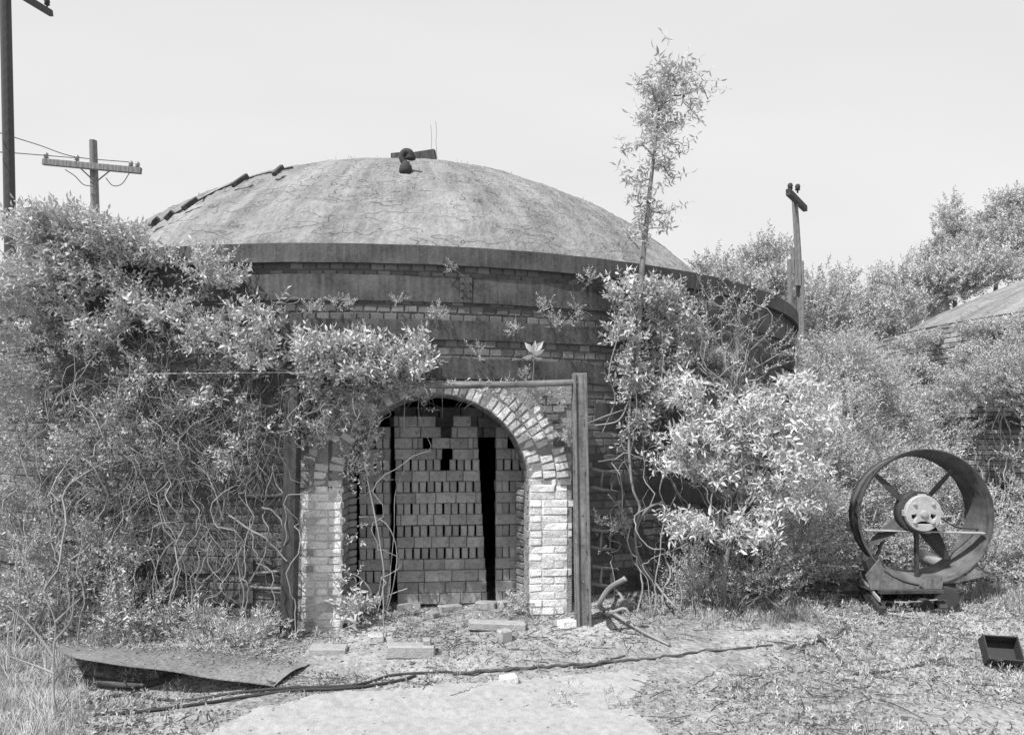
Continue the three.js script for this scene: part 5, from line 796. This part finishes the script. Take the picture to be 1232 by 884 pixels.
// ------------------------------------------------------------------ litter, weeds and grass
{
  const slabP = [[205, 900], [248, 884], [285, 864], [318, 850], [372, 838], [430, 832], [478, 829], [540, 824], [600, 819], [650, 816], [700, 812], [752, 808], [782, 812], [772, 830], [756, 846], [772, 862], [790, 880], [800, 900]].map(([u, v]) => gp(u, v));
  const onSlab = (x, z) => { let c = false; for (let i = 0, j = slabP.length - 1; i < slabP.length; j = i++) if ((slabP[i].z > z) !== (slabP[j].z > z) && x < (slabP[j].x - slabP[i].x) * (z - slabP[i].z) / (slabP[j].z - slabP[i].z) + slabP[i].x) c = !c; return c; };
  const bare = [[930, 762, 0.5, 0.22], [860, 790, 0.45, 0.2], [830, 800, 0.4, 0.2], [1170, 865, 0.5, 0.25], [330, 800, 0.5, 0.2], [300, 845, 0.4, 0.12], [430, 795, 0.4, 0.14], [700, 815, 0.5, 0.12]].map(([u, v, a, b]) => [gp(u, v), a, b]);
  const cover = (x, z) => { let d = 0.55 + 0.9 * fbm(x * 1.6 + 4, 3.3, z * 1.6, 4); for (const [p, a, b] of bare) d -= 0.75 * Math.exp(-(((x - p.x) / a) ** 2 + ((z - p.z) / b) ** 2)); if (onSlab(x, z)) d -= 1.1; d += 0.5 * smooth(1.6, 3.2, x) * smooth(-5.4, -6, z) + 0.25 * smooth(1.0, 2.0, x); d += 0.4 * smooth(-1.8, -2.6, x); return clamp(d, 0.015, 1); };
  const scatter = (n, f, x0 = -5.2, x1 = 6.5, z0 = -8.2, z1 = -3.2) => { const out = []; let g = n * 30; while (out.length < n && g-- > 0) { const x = rr(x0, x1), z = rr(z0, z1), k = Math.hypot(x - C1.x, z - C1.z); if (k < RK + 0.02) { if (!(Math.abs(x + 0.55) < 0.7 && z > -6.05)) continue; } if (Math.abs(x / -z) > 0.86 || rnd() > f(x, z)) continue; out.push([V(x, groundY(x, z), z)]); } return out; };
  const litter = scatter(42000, (x, z) => cover(x, z)).map(([p]) => [p.add(V(0, 0.006, 0)), V(gauss(), 0.35 + rnd() * 0.5, gauss()).normalize(), rr(0.3, 0.95), rr(0.35, 1.5)]);
  const lf = k => { const mb = new MB(); leafInto(mb, new THREE.Matrix4().makeTranslation(0, -0.02, 0), 0.034, 0.013 + k * 0.004, 0.006 * (k - 1), 0.01); return geoOf(mb); };
  copies('leaf_litter', [lf(0), lf(1), lf(2)], L.dry, scene, litter);
  const tw = [0.08, 0.14, 0.22].map(l => { const mb = new MB(); mb.tube(wander(V(0, -l / 2, 0), V(0, l / 2, 0), 4, 0.03), 0.0028, 0.0018, 4); return geoOf(mb); });
  copies('fallen_twigs', tw, M.woodDark, scene, scatter(5200, cover).map(([p]) => { const a = rr(0, 6.28); return [p.add(V(0, 0.006, 0)), V(Math.cos(a), rr(-0.05, 0.12), Math.sin(a)).normalize(), rr(0.5, 1.3), rr(0.6, 3)]; }));
  const st = [0, 1, 2].map(k => { const g = new THREE.IcosahedronGeometry(0.012, 1), P = g.attributes.position; for (let i = 0; i < P.count; i++) { const q = 1 + 0.35 * noise.noise(P.getX(i) * 90 + k * 9, P.getY(i) * 90, P.getZ(i) * 90); P.setXYZ(i, P.getX(i) * q * 1.2, P.getY(i) * q * 0.7, P.getZ(i) * q); } g.computeVertexNormals(); return g; });
  copies('gravel', st, M.stone, scene, scatter(5200, (x, z) => clamp(0.03 + cover(x, z) * 0.8, 0, 1)).map(([p]) => [p.add(V(0, 0.002, 0)), V(gauss() * 0.2, 1, gauss() * 0.2).normalize(), rr(0.2, 0.8) * (rnd() < 0.04 ? 2.2 : 1), rr(0.5, 1.5)]));
  copies('ground_weeds', SP.weed, L.pale, scene, scatter(7000, (x, z) => cover(x, z) ** 2 * (x > 1.2 || x < -2.0 ? 1 : z < -5.2 ? 0.5 : 0.12)).map(([p]) => [p, V(gauss() * 0.3, 1, gauss() * 0.3).normalize(), rr(0.4, 1.1), rr(0.6, 1.35)]));
  copies('low_grass', GR, L.grass, scene, scatter(5200, (x, z) => cover(x, z) * (Math.abs(x - 3.2) < 0.75 && z > -6.1 && z < -5.1 ? 0.0 : x > 1.5 && z < -5.4 ? 1 : x < -2.9 ? 0.5 : 0.04)).map(([p]) => [p, V(gauss() * 0.15, 1, gauss() * 0.15).normalize(), rr(0.3, 0.75), rr(0.5, 1.3)]));
  copies('tall_grass', GR, L.grass, scene, scatter(600, (x, z) => smooth(-0.58, -0.66, x / -z) * (0.25 + cover(x, z)), -4.5, -1.7, -4.9, -3.1).map(([p]) => [p, V(gauss() * 0.2, 1, gauss() * 0.2).normalize(), rr(0.4, 0.95), rr(0.6, 1.6)]));
  for (const [u, v, s, n, label] of [[672, 850, 0.09, 10, 'small weed growing through the concrete, the leftmost of three'], [683, 838, 0.16, 9, 'taller thin weed growing through the concrete, the middle of three'], [738, 853, 0.1, 16, 'flat spreading weed growing through the concrete, the rightmost of three']]) { const p = gp(u, v), t = thing('slab_weed', label, 'weed', p, 'weeds in the concrete'); copies('foliage', SP.weed, L.pale, t, Array.from({ length: n }, () => [V(p.x + gauss() * s * 0.6, p.y + rnd() * s, p.z + gauss() * 0.04), V(gauss() * 0.6, 1, gauss() * 0.6).normalize(), rr(0.5, 0.9), rr(0.6, 1.2)])); }
  const d = thing('dead_stalk', 'tall dead weed stalk with bare side shoots in the grass, bottom left', 'stalk', gp(72, 870)), mb = new MB();
  for (const q of [[[78, 884], [66, 850], [64, 790], [66, 748], [52, 715]], [[64, 790], [50, 770], [28, 745], [8, 728]], [[66, 748], [80, 735], [96, 720]], [[65, 810], [40, 800], [12, 790]], [[66, 770], [85, 745], [88, 700]]]) mb.tube(curve(q.map(([u, v]) => at(u, v, 3.95)), 14), 0.008, 0.003, 5);
  mb.build('stem', M.vine, d);
}
{ // scrub and grit caught on the dome
  const items = []; for (let k = 0; k < 350; k++) { const a = Math.asin(5.0 / DR) * rr(0.25, 0.99), t = rr(-1.6, 1.6); const d = V(Math.sin(a) * Math.sin(t), Math.cos(a), Math.sin(a) * Math.cos(t)); if (fbm(d.x * 9, d.y * 9, d.z * 9, 3) < 0.02) continue; items.push([V(C1.x, DC, C1.z).addScaledVector(d, DR - 0.01), d.clone().add(V(gauss() * 0.5, 0.3, gauss() * 0.5)).normalize(), rr(0.25, 0.7), rr(0.5, 1.2)]); }
  const im = copies('dome_moss', SP.weed, L.pale, kiln, items); im.forEach(m => m.name = 'moss');
}
renderer.render(scene, camera);
